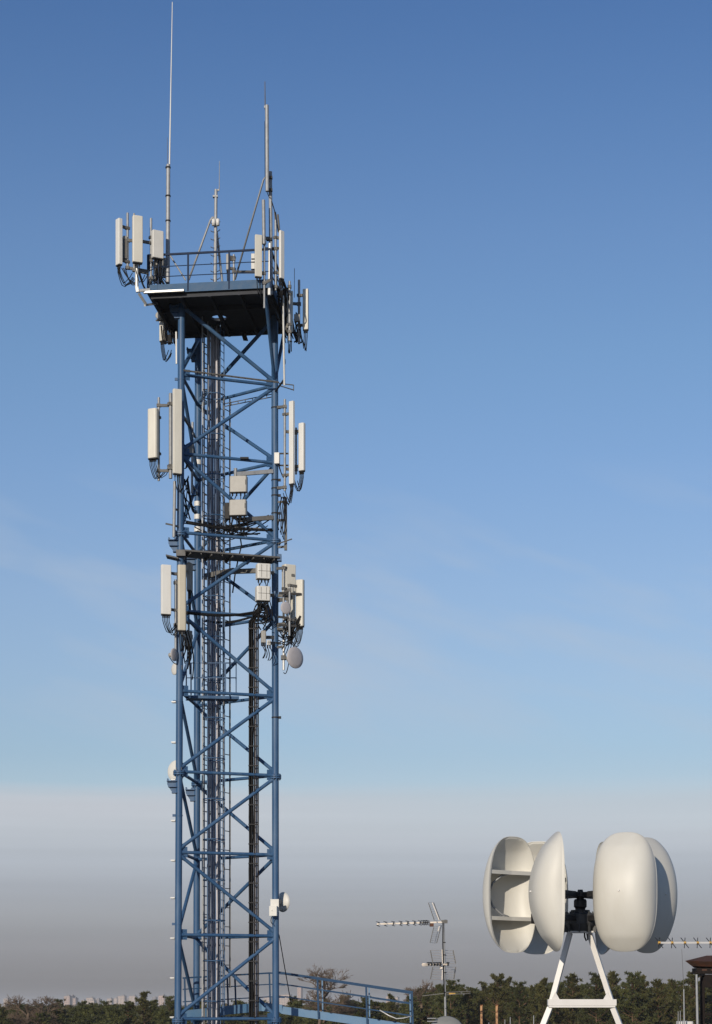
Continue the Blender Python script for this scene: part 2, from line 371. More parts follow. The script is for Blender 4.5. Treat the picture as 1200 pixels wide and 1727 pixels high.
ladder('cable_ladder', 344, 366, 540, 1730, 59.25, 59.3, .62, .022, .018, 'galv_dull')
ladder('rung_post', 377.5, 387.5, 668, 1665, 58.9, 59.2, .56, .022, .013, 'galv_dull')
# black cable run on the front right, from the radio units downward
bl = MB()
for i, px in enumerate((420.5, 422.5, 424.6, 426.5)):
    pts = [P(px+random.uniform(-.4, .4), 1048+j*30, 57.75+.05*(i % 2)) for j in range(26)]
    bl.path([P(437+i*3, 1018, 57.7), P(432+i*2, 1034, 57.65)]+pts, .026 if i != 3 else .018, 6)
bl.build('black_cable_run', 'cable', tower)
ladder('cable_ladder', 429, 435, 1040, 1830, 57.75, 57.85, .31, .02, .012, 'black_steel')
m = MB(); m.path([P(431.8+random.uniform(-.3, .3), 1050+j*30, 57.9) for j in range(26)], .03, 6); m.build('feeder_cable', 'cable_grey', tower)
y = 1060
while y < 1740: m = MB(); m.bar(P(418.5, y, 57.68), P(436, y, 57.68), .03, .035); y += 33; m.build('cable_clamp', 'dark', tower)
# cable looms that sag across the shaft
for (x0, y0, d0, x1, y1, d1, dip, n) in ((318, 812, 57.4, 330, 862, 59, .25, 4), (312, 880, 57.2, 458, 895, 57.9, .10, 6), (312, 1033, 57.0, 445, 1030, 57.8, .10, 5), (334, 880, 58.9, 455, 872, 58, .3, 5), (345, 1048, 59, 430, 1040, 57.9, .12, 3)):
    lm = MB()
    for i in range(n):
        r_ = lambda: random.uniform(-3, 3)
        lm.path(sag(P(x0+r_(), y0+r_(), d0), P(x1+r_(), y1+r_(), d1), dip*random.uniform(.5, 1.4), 10), random.uniform(.014, .026), 5)
    lm.build('cable_loom', 'cable', tower)
lm = MB()
for i in range(16):
    a = P(random.uniform(434, 456), random.uniform(1014, 1022), 57.6); b_ = P(random.uniform(425, 462), random.uniform(1040, 1062), 57.7)
    lm.path(sag(a, b_, random.uniform(.0, .25), 8, Vector((random.uniform(-.25, .25), -.1, 0))), random.uniform(.012, .022), 5)
lm.build('cable_loom', 'cable', tower); lm = MB()
for i in range(8):
    a = P(random.uniform(303, 318), random.uniform(800, 812), 57.1); b_ = P(random.uniform(305, 335), random.uniform(830, 880), 57.6)
    lm.path(sag(a, b_, random.uniform(.05, .35), 8, Vector((random.uniform(-.2, .2), -.1, 0))), random.uniform(.014, .024), 5)
lm.build('cable_loom', 'cable', tower); lm = MB()
for i in range(5):
    lm.path(sag(P(304+3*i, 1062, 56.85), P(308+4*i, 1110+9*i, 57.3), -.0, 8, Vector((random.uniform(-.15, .15), 0, 0))), .018, 5)
lm.build('cable_loom', 'cable', tower)
# cross beams
def trough(a, b_, h, w, mt='galv_dull'):
    m = MB(); U = Vector((0, 0, 1)); t = (b_-a).normalized(); x = t.cross(U).normalized()
    m.bar(a-U*h/2, b_-U*h/2, .02, h); m.bar(a+x*w/2+U*.012, b_+x*w/2+U*.012, w, .02); m.bar(a+x*w/2-U*(h+.012), b_+x*w/2-U*(h+.012), w*.9, .02)
    L_ = (b_-a).length; k = .25
    while k < L_-.1:
        m.bar(a+t*k+x*.025+U*.0, a+t*k+x*.025-U*h, .05, .03, up=t); m.bar(a+t*k+x*w*.8, a+t*(k+.18)+x*.02-U*h, .02, .02); k += .42
    return m.build('cross_channel', mt, tower)
a, b_ = P(312, 928, 56.72), P(471, 940, 57.72); t_ = (b_-a).normalized(); bk = Vector((-t_.y, t_.x, 0))*.62+Vector((0, 0, -.055))
m = MB(); m.obox((a+b_)/2+bk/2, (b_-a)/2, bk/2, Vector((0, 0, .011))); m.bar(a+Vector((0, 0, .0)), b_, .03, .045); ch = m.build('cross_channel', 'galv_dull', tower)
for i in range(9):
    p = a+(b_-a)*((i+.5)/9); m = MB(); m.bar(p+Vector((0, .02, -.05)), p+bk+Vector((0, 0, -.05)), .03, .07) if i % 2 == 0 else m.bar(p+Vector((0, .02, -.05)), p+bk+t_*.3+Vector((0, 0, -.05)), .02, .05); m.build('rib', 'galv_dull', ch)
m = MB(); m.box(P(305, 933, 56.85), .26, .16, .17); m.obox(P(291, 941, 56.9), Vector((.17, .05, -.03)), Vector((0, .2, 0)), Vector((0, 0, .02))); m.build('channel_clamp', 'galv_dull', tower)
m = MB(); m.box(P(471, 941, 57.85), .12, .2, .19); m.build('channel_clamp', 'blue', tower)
m = MB(); m.bar(P(352, 889, 58.3), P(440, 893, 57.9), .28, .03); m.build('cable_tray', 'galv_dull', tower)
lm = MB()
for i in range(14): lm.path(sag(P(random.uniform(316, 420), random.uniform(876, 900), random.uniform(57.4, 58.6)), P(random.uniform(380, 460), random.uniform(880, 904), 57.9), random.uniform(.02, .3), 8), random.uniform(.012, .022), 5)
for i in range(6): lm.path(sag(P(402+random.uniform(-12, 14), 872, 57.5), P(404+random.uniform(-10, 12), 905, 57.8), .04, 6, Vector((random.uniform(-.2, .2), 0, 0))), .014, 5)
lm.path([P(404, 900, 57.8), P(407, 920, 57.8), P(401, 945, 57.85), P(396, 970, 57.9), P(392, 1000, 58)], .02, 6); lm.build('cable_loom', 'cable', tower)
m = MB(); m.bar(P(345, 972, 58.7), P(395, 962, 58.2), .12, .14); m.bar(P(390, 964, 58.25), P(445, 962, 57.9), .10, .13); m.build('cross_channel', 'galv_dull', tower)
m = MB(); m.bar(P(397, 800, 57.6), P(460, 795, 57.9), .08, .11); m.tube(P(397, 790, 57.6), P(397, 805, 57.6), .05, 8); m.build('outrigger_arm', 'galv', tower)
m = MB(); m.bar(P(402, 877, 57.6), P(460, 873, 57.9), .09, .12); m.build('outrigger_arm', 'galv_dull', tower)
m = MB()
for (a, b_) in (((P(310, 634-5, 56.9)), P(470, 655-6, 57.7)),):
    for dz in (0, .16):
        m.tube(a+Vector((0, -.05-dz*.5, .04)), b_+Vector((0, -.05-dz*.5, .04)), .014, 6)
    for i in range(15):
        p = a.lerp(b_, i/14.)+Vector((0, -.05, .04)); m.tube(p, p+Vector((0, -.08, 0)), .010, 5)
    m.tube(b_+Vector((0, 0, .04)), b_+Vector((.42, .1, .02)), .016, 6); m.tube(b_+Vector((0, -.1, -.05)), b_+Vector((.42, .1, -.12)), .016, 6); m.tube(b_+Vector((.42, .1, .02)), b_+Vector((.42, .1, -.14)), .012, 6)
m.build('cable_tray', 'galv_dull', tower)
m = MB(); a, b_ = P(378, 676, 59), P(462, 659, 58.1)
for dz in (-.12, -.2): m.tube(a+Vector((0, -.1, dz)), b_+Vector((0, -.1, dz)), .014, 6)
for i in range(8): p = a.lerp(b_, i/7.); m.tube(p+Vector((0, -.1, -.12)), p+Vector((0, -.1, -.2)), .012, 5)
m.build('cable_tray', 'galv_dull', tower)
m = MB(); m.box(P(412, 773, 57.55), .24, .12, .05); m.build('clamp_box', 'dark', tower)
# rest platform inside the shaft
m = MB(); zr = Z(1176, 58); m.obox(Vector((S(357-CX, 58), 58.2, zr)), Vector((.72, .1, 0)), Vector((-.06, .25, 0)), Vector((0, 0, .04))); rp = m.build('rest_platform', 'blue', tower)
m = MB()
for (px, D) in ((314, 57.7), (322, 57.7), (380, 57.7), (398, 58.2)):
    m.bar(P(px, 1172, D), P(px, 1118, D), .035, .035)
for y in (1118, 1143): m.bar(P(380, y, 57.7), P(398, y, 58.2), .03, .03); m.bar(P(314, y, 57.7), P(380, y, 57.7), .022, .022)
m.build('guard_rail', 'blue', rp)

# --- top platform
FL, FR_ = Vector((-5.79, 56.13, ZP)), Vector((-2.36, 55.66, ZP))
ex = (FR_-FL); BLc = FL+Vector((.36, 3.54, 0)); ey = BLc-FL
def pf(u, v, h=0.): return FL+ex*u+ey*v+Vector((0, 0, h))
pl = MB(); n = len(pl.v)
# deck with a round hatch over the ladder
HC = (.47, .64); HRr = .066
hole = [pf(HC[0]+HRr*math.cos(2*math.pi*i/24), HC[1]+HRr*math.sin(2*math.pi*i/24), 0) for i in range(24)]
def sqp(i):
    a = 2*math.pi*i/24; c, s_ = math.cos(a), math.sin(a); k = 1e9
    for (d, lim) in ((c, 1-HC[0]), (-c, HC[0]), (s_, 1-HC[1]), (-s_, HC[1])):
        if d > 1e-6: k = min(k, lim/d)
    return (HC[0]+c*k, HC[1]+s_*k)
rim = [sqp(i) for i in range(24)]
# snap nearest to the corners
for cu, cv in ((0, 0), (1, 0), (1, 1), (0, 1)):
    j = min(range(24), key=lambda i: (rim[i][0]-cu)**2+(rim[i][1]-cv)**2); rim[j] = (cu, cv)
th = .07
for (dz) in (0, th):
    pl.v += [h+Vector((0, 0, dz)) for h in hole]+[pf(u, v, dz) for (u, v) in rim]
for i in range(24):
    j = (i+1) % 24
    pl.face((i, j, 24+j, 24+i)); pl.face((48+j, 48+i, 72+i, 72+j)); pl.face((24+i, 24+j, 72+j, 72+i)); pl.face((j, i, 48+i, 48+j))
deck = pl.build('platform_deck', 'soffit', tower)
bm_ = MB()
for u in (.03, .26, .5, .74, .97): bm_.bar(pf(u, .02, -.075), pf(u, .98, -.075), .07, .145)
for v in (.03, .36, .97): bm_.bar(pf(.035, v, -.072), pf(.965, v, -.072), .07, .13)
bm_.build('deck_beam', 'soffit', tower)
fa = MB(); hh = .24
fa.bar(pf(0, 0, hh/2-.02)+Vector((0, -.012, 0)), pf(1, 0, hh/2-.02)+Vector((0, -.012, 0)), .02, hh)
fa.bar(pf(1.004, .01, hh/2-.02), pf(1.004, 1, hh/2-.02), .02, hh); fa.bar(pf(-.004, .01, hh/2-.02), pf(-.004, 1, hh/2-.02), .02, hh); fa.bar(pf(0, 1.004, hh/2-.02), pf(1, 1.004, hh/2-.02), .02, hh)
fa.build('kick_plate', 'blue_worn', tower)
m = MB(); m.bar(pf(-.03, -.025, -.01), pf(.30, -.025, -.01), .10, .05); m.build('edge_angle', 'pale_steel', tower)
rl = MB(); posts = [(0, 0), (.33, 0), (.665, 0), (1, 0), (1, .5), (1, 1), (.66, 1), (.33, 1), (0, 1), (0, .5)]
for (u, v) in posts: rl.bar(pf(u, v, 0), pf(u, v, 1.05), .05, .05)
for i in range(10):
    a, b_ = posts[i], posts[(i+1) % 10]
    rl.bar(pf(*a, 1.05), pf(*b_, 1.05), .05, .05)
    if a[1] == 0 and b_[1] == 0 or True:
        rl.tube(pf(*a, .72), pf(*b_, .72), .012, 6); rl.tube(pf(*a, .44), pf(*b_, .44), .012, 6)
# short ladder-like braces at the left corner
for h in (.2, .4, .6, .8): rl.tube(pf(0, 0, h), pf(.08, 0, h+.12), .014, 6)
rl.bar(pf(.085, 0, 0), pf(.085, 0, 1.05), .04, .04)
rl.build('guard_rail', 'navy', tower)
for (u, v, k) in ((1, .85, 'R'), (.95, .04, 'R')):
    m = MB(); m.tube(pf(u, v, -.05), leg(k, ZP-1.9), .05, 10); m.build('knee_brace', 'blue', tower)
m = MB(); m.bar(pf(.62, .97, -.05), pf(.66, .86, -.42), .14, .02); m.build('hanging_plate', 'galv_dull', tower)

# ------------------------------------------------------------------ antennas
def section(w, d, kind):
    if kind == 'flat': c = min(w, d)*.18
    else: c = min(w, d)*.42
    pts = []
    for (sx, sy, a0) in ((1, -1, -90), (1, 1, 0), (-1, 1, 90), (-1, -1, 180)):
        cc = c if sy < 0 else min(w, d)*.1
        for i in range(5):
            a = R(a0+90*i/4); pts.append((sx*(w/2-cc)+cc*math.cos(a), sy*(d/2-cc)+cc*math.sin(a)))
    return pts
SECTOR = 'sector antennas on the blue tower'
def panel(label, x0, x1, y0, y1, D, yaw=0, ratio=.5, mt='radome', kind='flat', pole=None, arms=(), ncab=3, cabdir=.25, rods=(), group=SECTOR, clamp=True, tilt=0.):
    """flat sector antenna: radome seen between x0..x1,y0..y1; pole=(px,y0,y1,radius,dD); arms=[(py, world point)]"""
    a = R(yaw); k = abs(math.cos(a))+ratio*abs(math.sin(a)); w = S(x1-x0, D)/k; d = ratio*w
    cx = (x0+x1)/2; z0, z1 = Z(y1, D), Z(y0, D); base = P(cx, y1, D)
    root = thing('panel_antenna', label, 'antenna', base, group)
    ca, sa = math.cos(a), math.sin(a); c0 = Vector((base.x, D, 0)); tl = math.tan(R(tilt))
    tf = lambda x, y, z: c0+Vector((x*ca-y*sa+ (z-z0)*tl*sa, x*sa+y*ca-(z-z0)*tl*ca, z))
    m = MB(); m.prism(section(w, d, kind), z0, z1, tf, .06); m.build('radome', mt, root)
    m = MB(); m.prism([(x*.94, y*.94) for (x, y) in section(w, d, kind)], z0-.035, z0+.004, tf); m.build('end_cap', 'dark', root)
    if pole:
        ppx, py0, py1, pr, dD = pole; PD = D+dD
        m = MB(); m.tube(P(ppx, py1, PD), P(ppx, py0, PD), pr, 12); m.tube(P(ppx, py0, PD), P(ppx, py0, PD)+Vector((0, 0, .01)), pr*.9, 12)
        po = m.build('mounting_pole', 'galv', root)
        for t in (.12, .86) if clamp else ():
            zz = z0+(z1-z0)*t; m = MB(); q = Vector((S(ppx-CX, PD), PD, zz)); bk = tf(0, d*.45, zz)
            m.bar(q, bk, .06, .07); m.box(q, pr*3, pr*3, .07, a); m.build('bracket', 'galv_dull', root)
        for (py, tgt) in arms:
            q = Vector((S(ppx-CX, PD), PD, Z(py, PD))); m = MB(); m.bar(q, tgt, .055, .075); m.box(q, pr*3.2, pr*3.2, .08); m.build('arm', 'galv_dull', root)
    for i in range(ncab):
        p = tf((i+.5)/ncab*w*.8-w*.4, 0, z0-.03); q = p+Vector((cabdir+random.uniform(-.04, .04), .12, -.30-random.uniform(0, .2)))
        m = MB(); m.tube(p+Vector((0, 0, .02)), p+Vector((0, 0, -.07)), .02, 8)
        pts = [p+Vector((0, 0, -.05)), p+Vector((0, 0, -.16))]
        e = p+Vector((cabdir*.5, .05, -.42-random.uniform(0, .12)))
        pts += [p.lerp(e, .6)+Vector((-.05*cabdir, 0, -.06)), e, e.lerp(q, .5)+Vector((0, 0, -.07)), q+Vector((cabdir*.4, .05, .05)), q+Vector((cabdir*.7, .08, .18))]
        m.path(pts, .012, 6); m.build('jumper_cable', 'cable', root)
    return root
Lz = lambda py, D: leg('L', Z(py, D)); Rz = lambda py, D: leg('R', Z(py, D)); Bz = lambda py, D: leg('B', Z(py, D))
# top left corner
fl = lambda v, h: pf(0, v, h)
panel('slim white panel antenna farthest left on the top platform outrigger', 194, 207, 370, 447, 55.9, -52, .62, 'radome_white', 'flat', (215, 360, 455, .035, .2), [(406, P(227, 406, 56)), (452, P(250, 458, 56.1))], 4, .22)
panel('cream panel antenna second from left at the top platform, thin rod above it', 222.5, 241, 365, 443, 55.7, 22, .45, 'radome', 'flat', (226, 361, 458, .03, .25), [(405, P(254, 410, 56.1)), (456, P(250, 461, 56.1))], 2, .15)
panel('short wide grey panel antenna beside the tall left whip at the top platform', 255, 276, 390, 436, 55.95, 28, .4, 'unit_white', 'flat', (254.5, 369, 474, .035, .2), [(440, fl(.02, .7)), (470, fl(.02, .2))], 3, .05)
# outrigger pipe below the left cluster
ot = thing('outrigger_bracket', 'pale bent pipe bracket carrying the panels off the left platform corner', 'bracket', P(231, 492, 55.9))
m = MB(); m.tube(P(230.5, 446, 55.9), P(230.5, 486, 55.9), .05, 10); m.build('upright', 'pale_steel', ot)
m = MB(); m.bar(P(230.5, 484, 55.9), P(232, 493, 55.9), .08, .08); m.bar(P(231, 491, 55.9), P(252, 489, 56.1), .07, .07); m.bar(P(234, 495, 55.95), P(246, 513, 56.2), .05, .06); m.bar(P(244, 515, 56.2), P(264, 512, 56.7), .05, .06); m.build('arm', 'pale_steel', ot)
m = MB()
for i in range(3): m.path(sag(P(205+3*i, 452, 55.9), P(230, 478, 56), .1+.06*i, 8), .014, 5)
m.path(sag(P(233, 455, 56), P(250, 494, 56.2), .12, 8), .025, 6); m.build('cable', 'cable', ot)
rr = thing('radio_unit', 'dark ribbed radio unit between the two leftmost top panels', 'radio unit', P(209, 440, 56.1), 'radio units on the tower')
m = MB(); m.box(P(209, 420, 56.15), .10, .3, .62, R(20)); m.build('casing', 'unit', rr)
m = MB(); [m.box(P(206.2, 420, 56.0)+Vector((.03*i, .03*i*.3, 0)), .008, .06, .58, R(20)) for i in range(4)]; m.build('fin', 'dark', rr)
rr = thing('radio_unit', 'cluster of pale radio boxes standing on the platform deck beside the tall left whip base', 'radio unit', P(268, 478, 56.5), 'radio units on the tower')
m = MB(); m.box(P(266, 459, 56.4), .22, .25, .58, R(15)); m.box(P(275, 452, 56.7), .16, .2, .5, R(15)); m.build('casing', 'unit', rr)
m = MB()
for i in range(6): m.path(sag(P(262+2.5*i, 470, 56.2), P(266+2*i, 484, 56.3), .08, 6, Vector((.05*(i-3), -.05, 0))), .013, 5)
m.box(P(266, 462, 56.23), .12, .03, .42, R(15)); m.build('cable', 'cable', rr)
# whips and masts of the top platform
def mast(label, segs, D, extras=(), name='antenna_mast', cat='mast', group=None, basemt='galv', bz=None):
    base = P(segs[0][0], segs[0][1], D); root = thing(name, label, cat, base, group)
    for (xa, ya, xb, yb, r0, r1, mt, nm) in segs:
        m = MB(); m.tube(P(xa, ya, D), P(xb, yb, D), r0, 12, r1=r1)
        m.build(nm, mt, root)
    return root
t = mast('tallest thin white whip antenna on a grey tube at the left of the platform', [(282.6, 478, 283.6, 278, .062, .055, 'galv', 'base_tube'), (285.5, 290, 290.5, 4, .022, .010, 'radome_white', 'whip'), (282.8, 280, 282, 232, .008, .005, 'galv_dull', 'side_rod')], 56.35, name='whip_antenna', cat='whip antenna', group='whip antennas of the platform')
for y in (331, 373, 283):
    m = MB(); m.tube(P(283.2, y+1, 56.35), P(283.2, y-1, 56.35), .075, 12); m.build('collar', 'dark', t)
m = MB(); m.tube(P(286, 430, 56.35), P(313, 473, 56.4), .022, 8); m.build('stay', 'galv', t)
t = mast('short stepped galvanised mast in the middle of the platform', [(362.5, 479, 364, 320, .052, .045, 'galv', 'pole'), (369.5, 321, 370, 272, .012, .008, 'galv', 'rod')], 57.6)
m = MB(); m.box(P(367, 321, 57.6), .09, .04, .05); m.box(P(363, 332, 57.6), .14, .12, .05); m.build('rod_clamp', 'galv', t)
m = MB()
for i in range(8):
    y = 378+i*13.5; m.path([P(355, y-2, 57.45), P(358, y, 57.5), P(363, y, 57.6), P(368, y-1.5, 57.7), P(371, y-4, 57.7)], .012, 5)
m.build('step_irons', 'galv_dull', t)
m = MB(); m.path([P(363, 368, 57.6), P(358, 367, 57.6), P(354.5, 372, 57.6), P(318, 472, 57.3)], .03, 8); m.tube(P(365, 390, 57.7), P(375, 479, 57.9), .035, 8); m.build('stay', 'galv', t)
for sx in (360, 367):
    m = MB(); m.lathe([(.0, -.1), (.05, -.1), (.055, .08), (.02, .1)], P(sx, 375, 57.5), n=12); m.build('insulator', 'radome_white', t)
t = mast('tall grey mast at the right platform corner, stayed by a slanting tube', [(457, 497, 455.5, 290, .052, .05, 'galv', 'pole')], 55.9)
m = MB(); m.path([P(452, 301, 55.85), P(447, 299, 55.85), P(444, 304, 55.85), P(396, 472, 56.6)], .026, 8); m.build('stay', 'galv', t)
for y in (300, 321, 404):
    m = MB(); m.box(P(454, y, 55.85), .17, .1, .07); m.build('clamp', 'dark', t)
m = MB(); m.path(sag(P(450, 324, 55.8), P(456, 333, 55.8), .05), .01, 5); m.path([P(458, 340, 55.85), P(464, 360, 55.85), P(469, 392, 55.9)], .014, 5); m.build('cable', 'cable', t)
t = mast('thick grey whip antenna clamped above the right corner of the platform', [(450.5, 323, 449.8, 178, .052, .052, 'galv', 'tube'), (447, 186, 446.5, 138, .016, .010, 'galv_dull', 'tip_rod'), (446.5, 300, 446, 205, .006, .006, 'cable', 'cable')], 55.7, name='whip_antenna', cat='whip antenna', group='whip antennas of the platform')
m = MB(); m.box(P(448.5, 181, 55.7), .11, .05, .06); m.build('rod_clamp', 'galv', t)
# top right corner
panel('cream panel antenna at the right end of the platform rail', 429, 442, 397, 467, 55.5, 18, .45, 'radome', 'flat', (445.5, 378, 520, .028, .15), [(402, P(456, 402, 55.9)), (478, pf(1, 0, .2))], 2, .06)
panel('bright narrow panel antenna outermost right at the top platform corner', 470, 479.5, 390, 470, 55.9, 48, .5, 'radome_white', 'flat', (464.5, 372, 490, .033, .0), [(420, P(456, 420, 55.9)), (484, pf(1, .15, .1))], 3, -.02)
t = thing('pipe_mount', 'grey upright pipes strapped beside the right corner panels', 'pipe', P(453, 500, 55.8))
m = MB(); m.tube(P(445, 412, 55.55), P(444, 338, 55.55), .05, 10); m.build('upright', 'galv', t)
m = MB(); m.tube(P(454, 498, 55.7), P(455, 411, 55.7), .05, 10); m.build('upright', 'pale_steel', t)
m = MB(); m.tube(P(465.5, 376, 55.9), P(463.5, 358, 55.9), .03, 8); m.tube(P(468, 362, 55.9), P(471, 392, 55.95), .028, 8); m.build('upright', 'galv_dull', t)
m = MB(); m.bar(P(444, 420, 55.75), P(470, 419, 55.95), .05, .06); m.build('clamp_bar', 'dark', t); m = MB(); m.bar(P(446, 482, 55.75), P(470, 486, 55.95), .05, .06); m.build('clamp_bar', 'dark', t)
m = MB()
for i in range(12): m.path(sag(P(444+3*i, 468+random.uniform(-4, 8), 55.9), P(450+3.3*i, 500+random.uniform(0, 25), 56.4), .1, 8, Vector((random.uniform(-.1, .15), 0, 0))), random.uniform(.012, .02), 5)
m.build('cable', 'cable', t)
rr = thing('radio_unit', 'white radio box tucked behind the panel at the right end of the rail', 'radio unit', P(427, 457, 55.75), 'radio units on the tower')
m = MB(); m.box(P(427.5, 442, 55.8), .13, .12, .42); m.build('casing', 'unit_white', rr); m = MB(); m.box(P(427.5, 437, 55.73), .125, .02, .025); m.build('band', 'dark', rr)
panel('small dark-backed panel antenna inside the platform rail by its own short post', 381, 388, 429, 455, 57.0, -20, .6, 'unit', 'flat', (394, 430, 478, .03, .1), [(438, P(388, 438, 57.05)), (459, P(430, 459, 56.2))], 3, .03)
# right lower cluster below the platform
panel('cream panel antenna with a shadow across it, outermost right below the platform', 510, 520.5, 488, 556, 57.4, -16, .5, 'radome', 'flat', (504, 473, 580, .035, .05), [(513, P(488, 512, 57.3)), (565, pf(1, .62, -.3))], 3, -.05)
panel('grey panel antenna turned sideways below the right platform edge behind two posts', 483, 494, 491, 560, 56.9, 20, .5, 'radome', 'flat', (488, 475, 575, .033, -.2), [(484, P(484, 500, 57.3)), (560, pf(1, .5, -.3))], 3, .0)
t = thing('radio_unit', 'small grey box strapped to the outermost post below the platform on the right', 'radio unit', P(501, 545, 57.3), 'radio units on the tower')
m = MB(); m.box(P(500.5, 537, 57.3), .16, .14, .19); m.build('casing', 'unit', t); m = MB(); m.tube(P(496, 502, 57.4), P(496.3, 453, 57.4), .009, 6); m.build('rod', 'galv_dull', t)
m = MB()
for i in range(9): m.path(sag(P(484+3*i, 545+random.uniform(-20, 15), 57.4), P(482+3.4*i, 572+random.uniform(-6, 8), 57.5), .15, 8, Vector((random.uniform(-.1, .15), 0, 0))), random.uniform(.013, .024), 5)
m.build('cable', 'cable', t)
t = thing('cable_bundle', 'dark tangle of cables hanging down the right platform edge beside the leg', 'cables', P(486, 575, 57.2))
for j in range(3):
    m = MB()
    for i in range(7): m.path(sag(P(470+random.uniform(0, 12)+4*j, 488+random.uniform(-4, 14), 56.6+.45*j), P(478+random.uniform(0, 9)+5*j, 548+random.uniform(0, 28), 57.9), .05, 8, Vector((random.uniform(-.12, .12), -.05, 0))), random.uniform(.016, .032), 5)
    m.build('cable', 'cable', t)
m = MB(); m.bar(P(474, 505, 56.4), P(500, 572, 57.6), .05, .10); m.build('channel', 'dark', t)
t = thing('conduit_pipe', 'long thin pale pipe hanging from the right platform corner', 'pipe', P(479.5, 657, 56.8))
m = MB(); m.tube(P(479.3, 650, 56.8), P(477, 500, 56.4), .030, 8); m.build('pipe', 'pale_steel', t); m = MB(); m.tube(P(479.2, 614, 56.79), P(479, 606, 56.79), .036, 8); m.bar(P(479, 640, 56.8), leg('R', Z(640, 56.8)), .04, .04); m.build('collar', 'dark', t)
# left, below the platform
panel('small cream panel antenna half hidden behind the left edge of the platform', 268, 280, 535, 575, 58.7, -35, .55, 'radome', 'flat', (279, 525, 580, .04, .15), [(540, pf(0, .8, -.1)), (566, pf(0, .9, -.35))], 4, .12)
t = thing('floodlight', 'small round lamp on a bracket under the left platform edge', 'lamp', P(269, 536, 58.4))
m = MB(); m.lathe([(.03, -.08), (.10, -.05), (.11, .06), (.09, .08)], P(269, 533, 58.4), Vector((-.3, -1, 0)), 16); m.build('housing', 'unit', t); m = MB(); m.bar(P(264, 540, 58.5), P(280, 541, 58.7), .1, .04); m.build('bracket', 'galv_dull', t)
t = thing('conduit_pipe', 'short pale pipe end hanging beside the left leg below the platform', 'pipe', P(297, 614, 57.4))
m = MB(); m.tube(P(297.5, 614, 57.3), P(297, 560, 57.3), .028, 8); m.build('pipe', 'pale_steel', t); m = MB()
for i in range(8): m.path(sag(P(272+3*i, 552+random.uniform(-3, 8), 58.3), P(276+3*i, 578+random.uniform(-4, 6), 58), .14, 8), random.uniform(.014, .024), 5)
m.box(P(287, 572, 58), .12, .1, .22); m.build('cable', 'cable', t)
# middle left
panel('broad cream panel antenna hanging farthest left halfway up the tower', 247.5, 268, 690, 773, 56.7, -25, .55, 'radome', 'round', (267.5, 671, 811, .035, .15), [(684, P(287, 684, 56.7)), (794, P(287, 794, 56.7))], 5, .2)
panel('tall narrow cream panel antenna in front of the left leg halfway up', 290.5, 307, 657, 799, 56.4, 25, .45, 'radome', 'flat', (287.5, 664, 807, .05, .25), [(682, Lz(682, 56.9)), (790, Lz(790, 56.9))], 3, .12)
t = thing('drain_pipe', 'grey plastic tube running down the left leg under the tall panel', 'pipe', P(294.5, 906, 56.75))
m = MB(); m.tube(P(293, 906, 56.75), P(294.5, 812, 56.75), .045, 10); m.build('pipe', 'galv', t)
for y in (858, 886): m = MB(); m.bar(P(293, y, 56.75), leg('L', Z(y, 56.75)), .04, .05); m.build('bracket', 'galv_dull', t)
m = MB(); m.bar(P(279, 883, 56.7), P(293, 886, 56.75), .04, .04); m.build('bracket', 'galv_dull', t)
t = thing('radio_unit', 'small grey radio box behind the left leg at the tall panel', 'radio unit', P(318, 772, 57.5), 'radio units on the tower')
m = MB(); m.box(P(318, 760, 57.5), .17, .22, .33, R(20)); m.build('casing', 'unit', t); m = MB(); m.bar(P(318, 757, 57.6), leg('L', Z(757, 57.6)), .05, .05)
for i in range(3): m.path(sag(P(316+2*i, 770, 57.5), P(311, 790, 57.3), .12), .013, 5)
m.build('bracket', 'dark', t)
t = thing('pipe_mount', 'thin grey upright pipe beside the rear leg halfway up the tower', 'pipe', P(324, 832, 58.8))
m = MB(); m.tube(P(323.5, 832, 58.8), P(324.5, 712, 58.8), .036, 8); m.build('upright', 'galv', t); m = MB()
for y in (728, 818): m = MB(); m.bar(P(324, y, 58.8), leg('B', Z(y, 58.8)), .05, .06); m.build('clamp_bar', 'galv_dull', t)
m = MB(); m.bar(P(324, 726, 58.8), leg('L', Z(727, 58.8)), .06, .07); m.build('clamp_bar', 'galv_dull', t)
# middle right
panel('tall slim white panel antenna beside the right leg halfway up', 486.5, 497, 677, 816, 57.6, -38, .55, 'radome_white', 'flat', (480, 674, 828, .035, .15), [(686, Rz(686, 57.9)), (822, Rz(822, 57.9))], 4, -.12)
panel('shorter white panel antenna farthest right halfway up the tower', 502, 515, 714, 794, 57.7, -30, .6, 'radome_white', 'round', (499, 722, 800, .03, .15), [(730, P(482, 728, 57.8)), (792, P(482, 791, 57.8))], 4, -.12)
t = thing('junction_box', 'small white box on the right leg beside the tall slim panel', 'box', P(467, 783, 57.8))
m = MB(); m.box(P(467.2, 773.5, 57.8), .14, .16, .31, R(-8)); m.build('casing', 'unit_white', t)
for y in (765, 785): m = MB(); m.bar(P(471, y, 57.85), P(486, y, 57.8), .03, .04); m.build('bracket', 'dark', t)
m = MB()
m.path(sag(P(469, 783, 57.8), P(480, 800, 57.8), .12), .014, 5); m.path(sag(P(470, 783, 57.8), P(484, 803, 57.8), .2), .014, 5); m.build('cable', 'cable', t)
t = thing('pipe_mount', 'dark grey upright pipe with cables beside the right leg below the slim panel', 'pipe', P(481, 928, 57.9))
m = MB(); m.bar(P(481.5, 928, 57.9), P(481.5, 839, 57.9), .08, .08); m.build('upright', 'galv_dull', t)
for y in (846, 877, 922): m = MB(); m.bar(P(481, y, 57.9), leg('R', Z(y, 57.9)), .05, .06); m.build('clamp_bar', 'galv_dull', t)
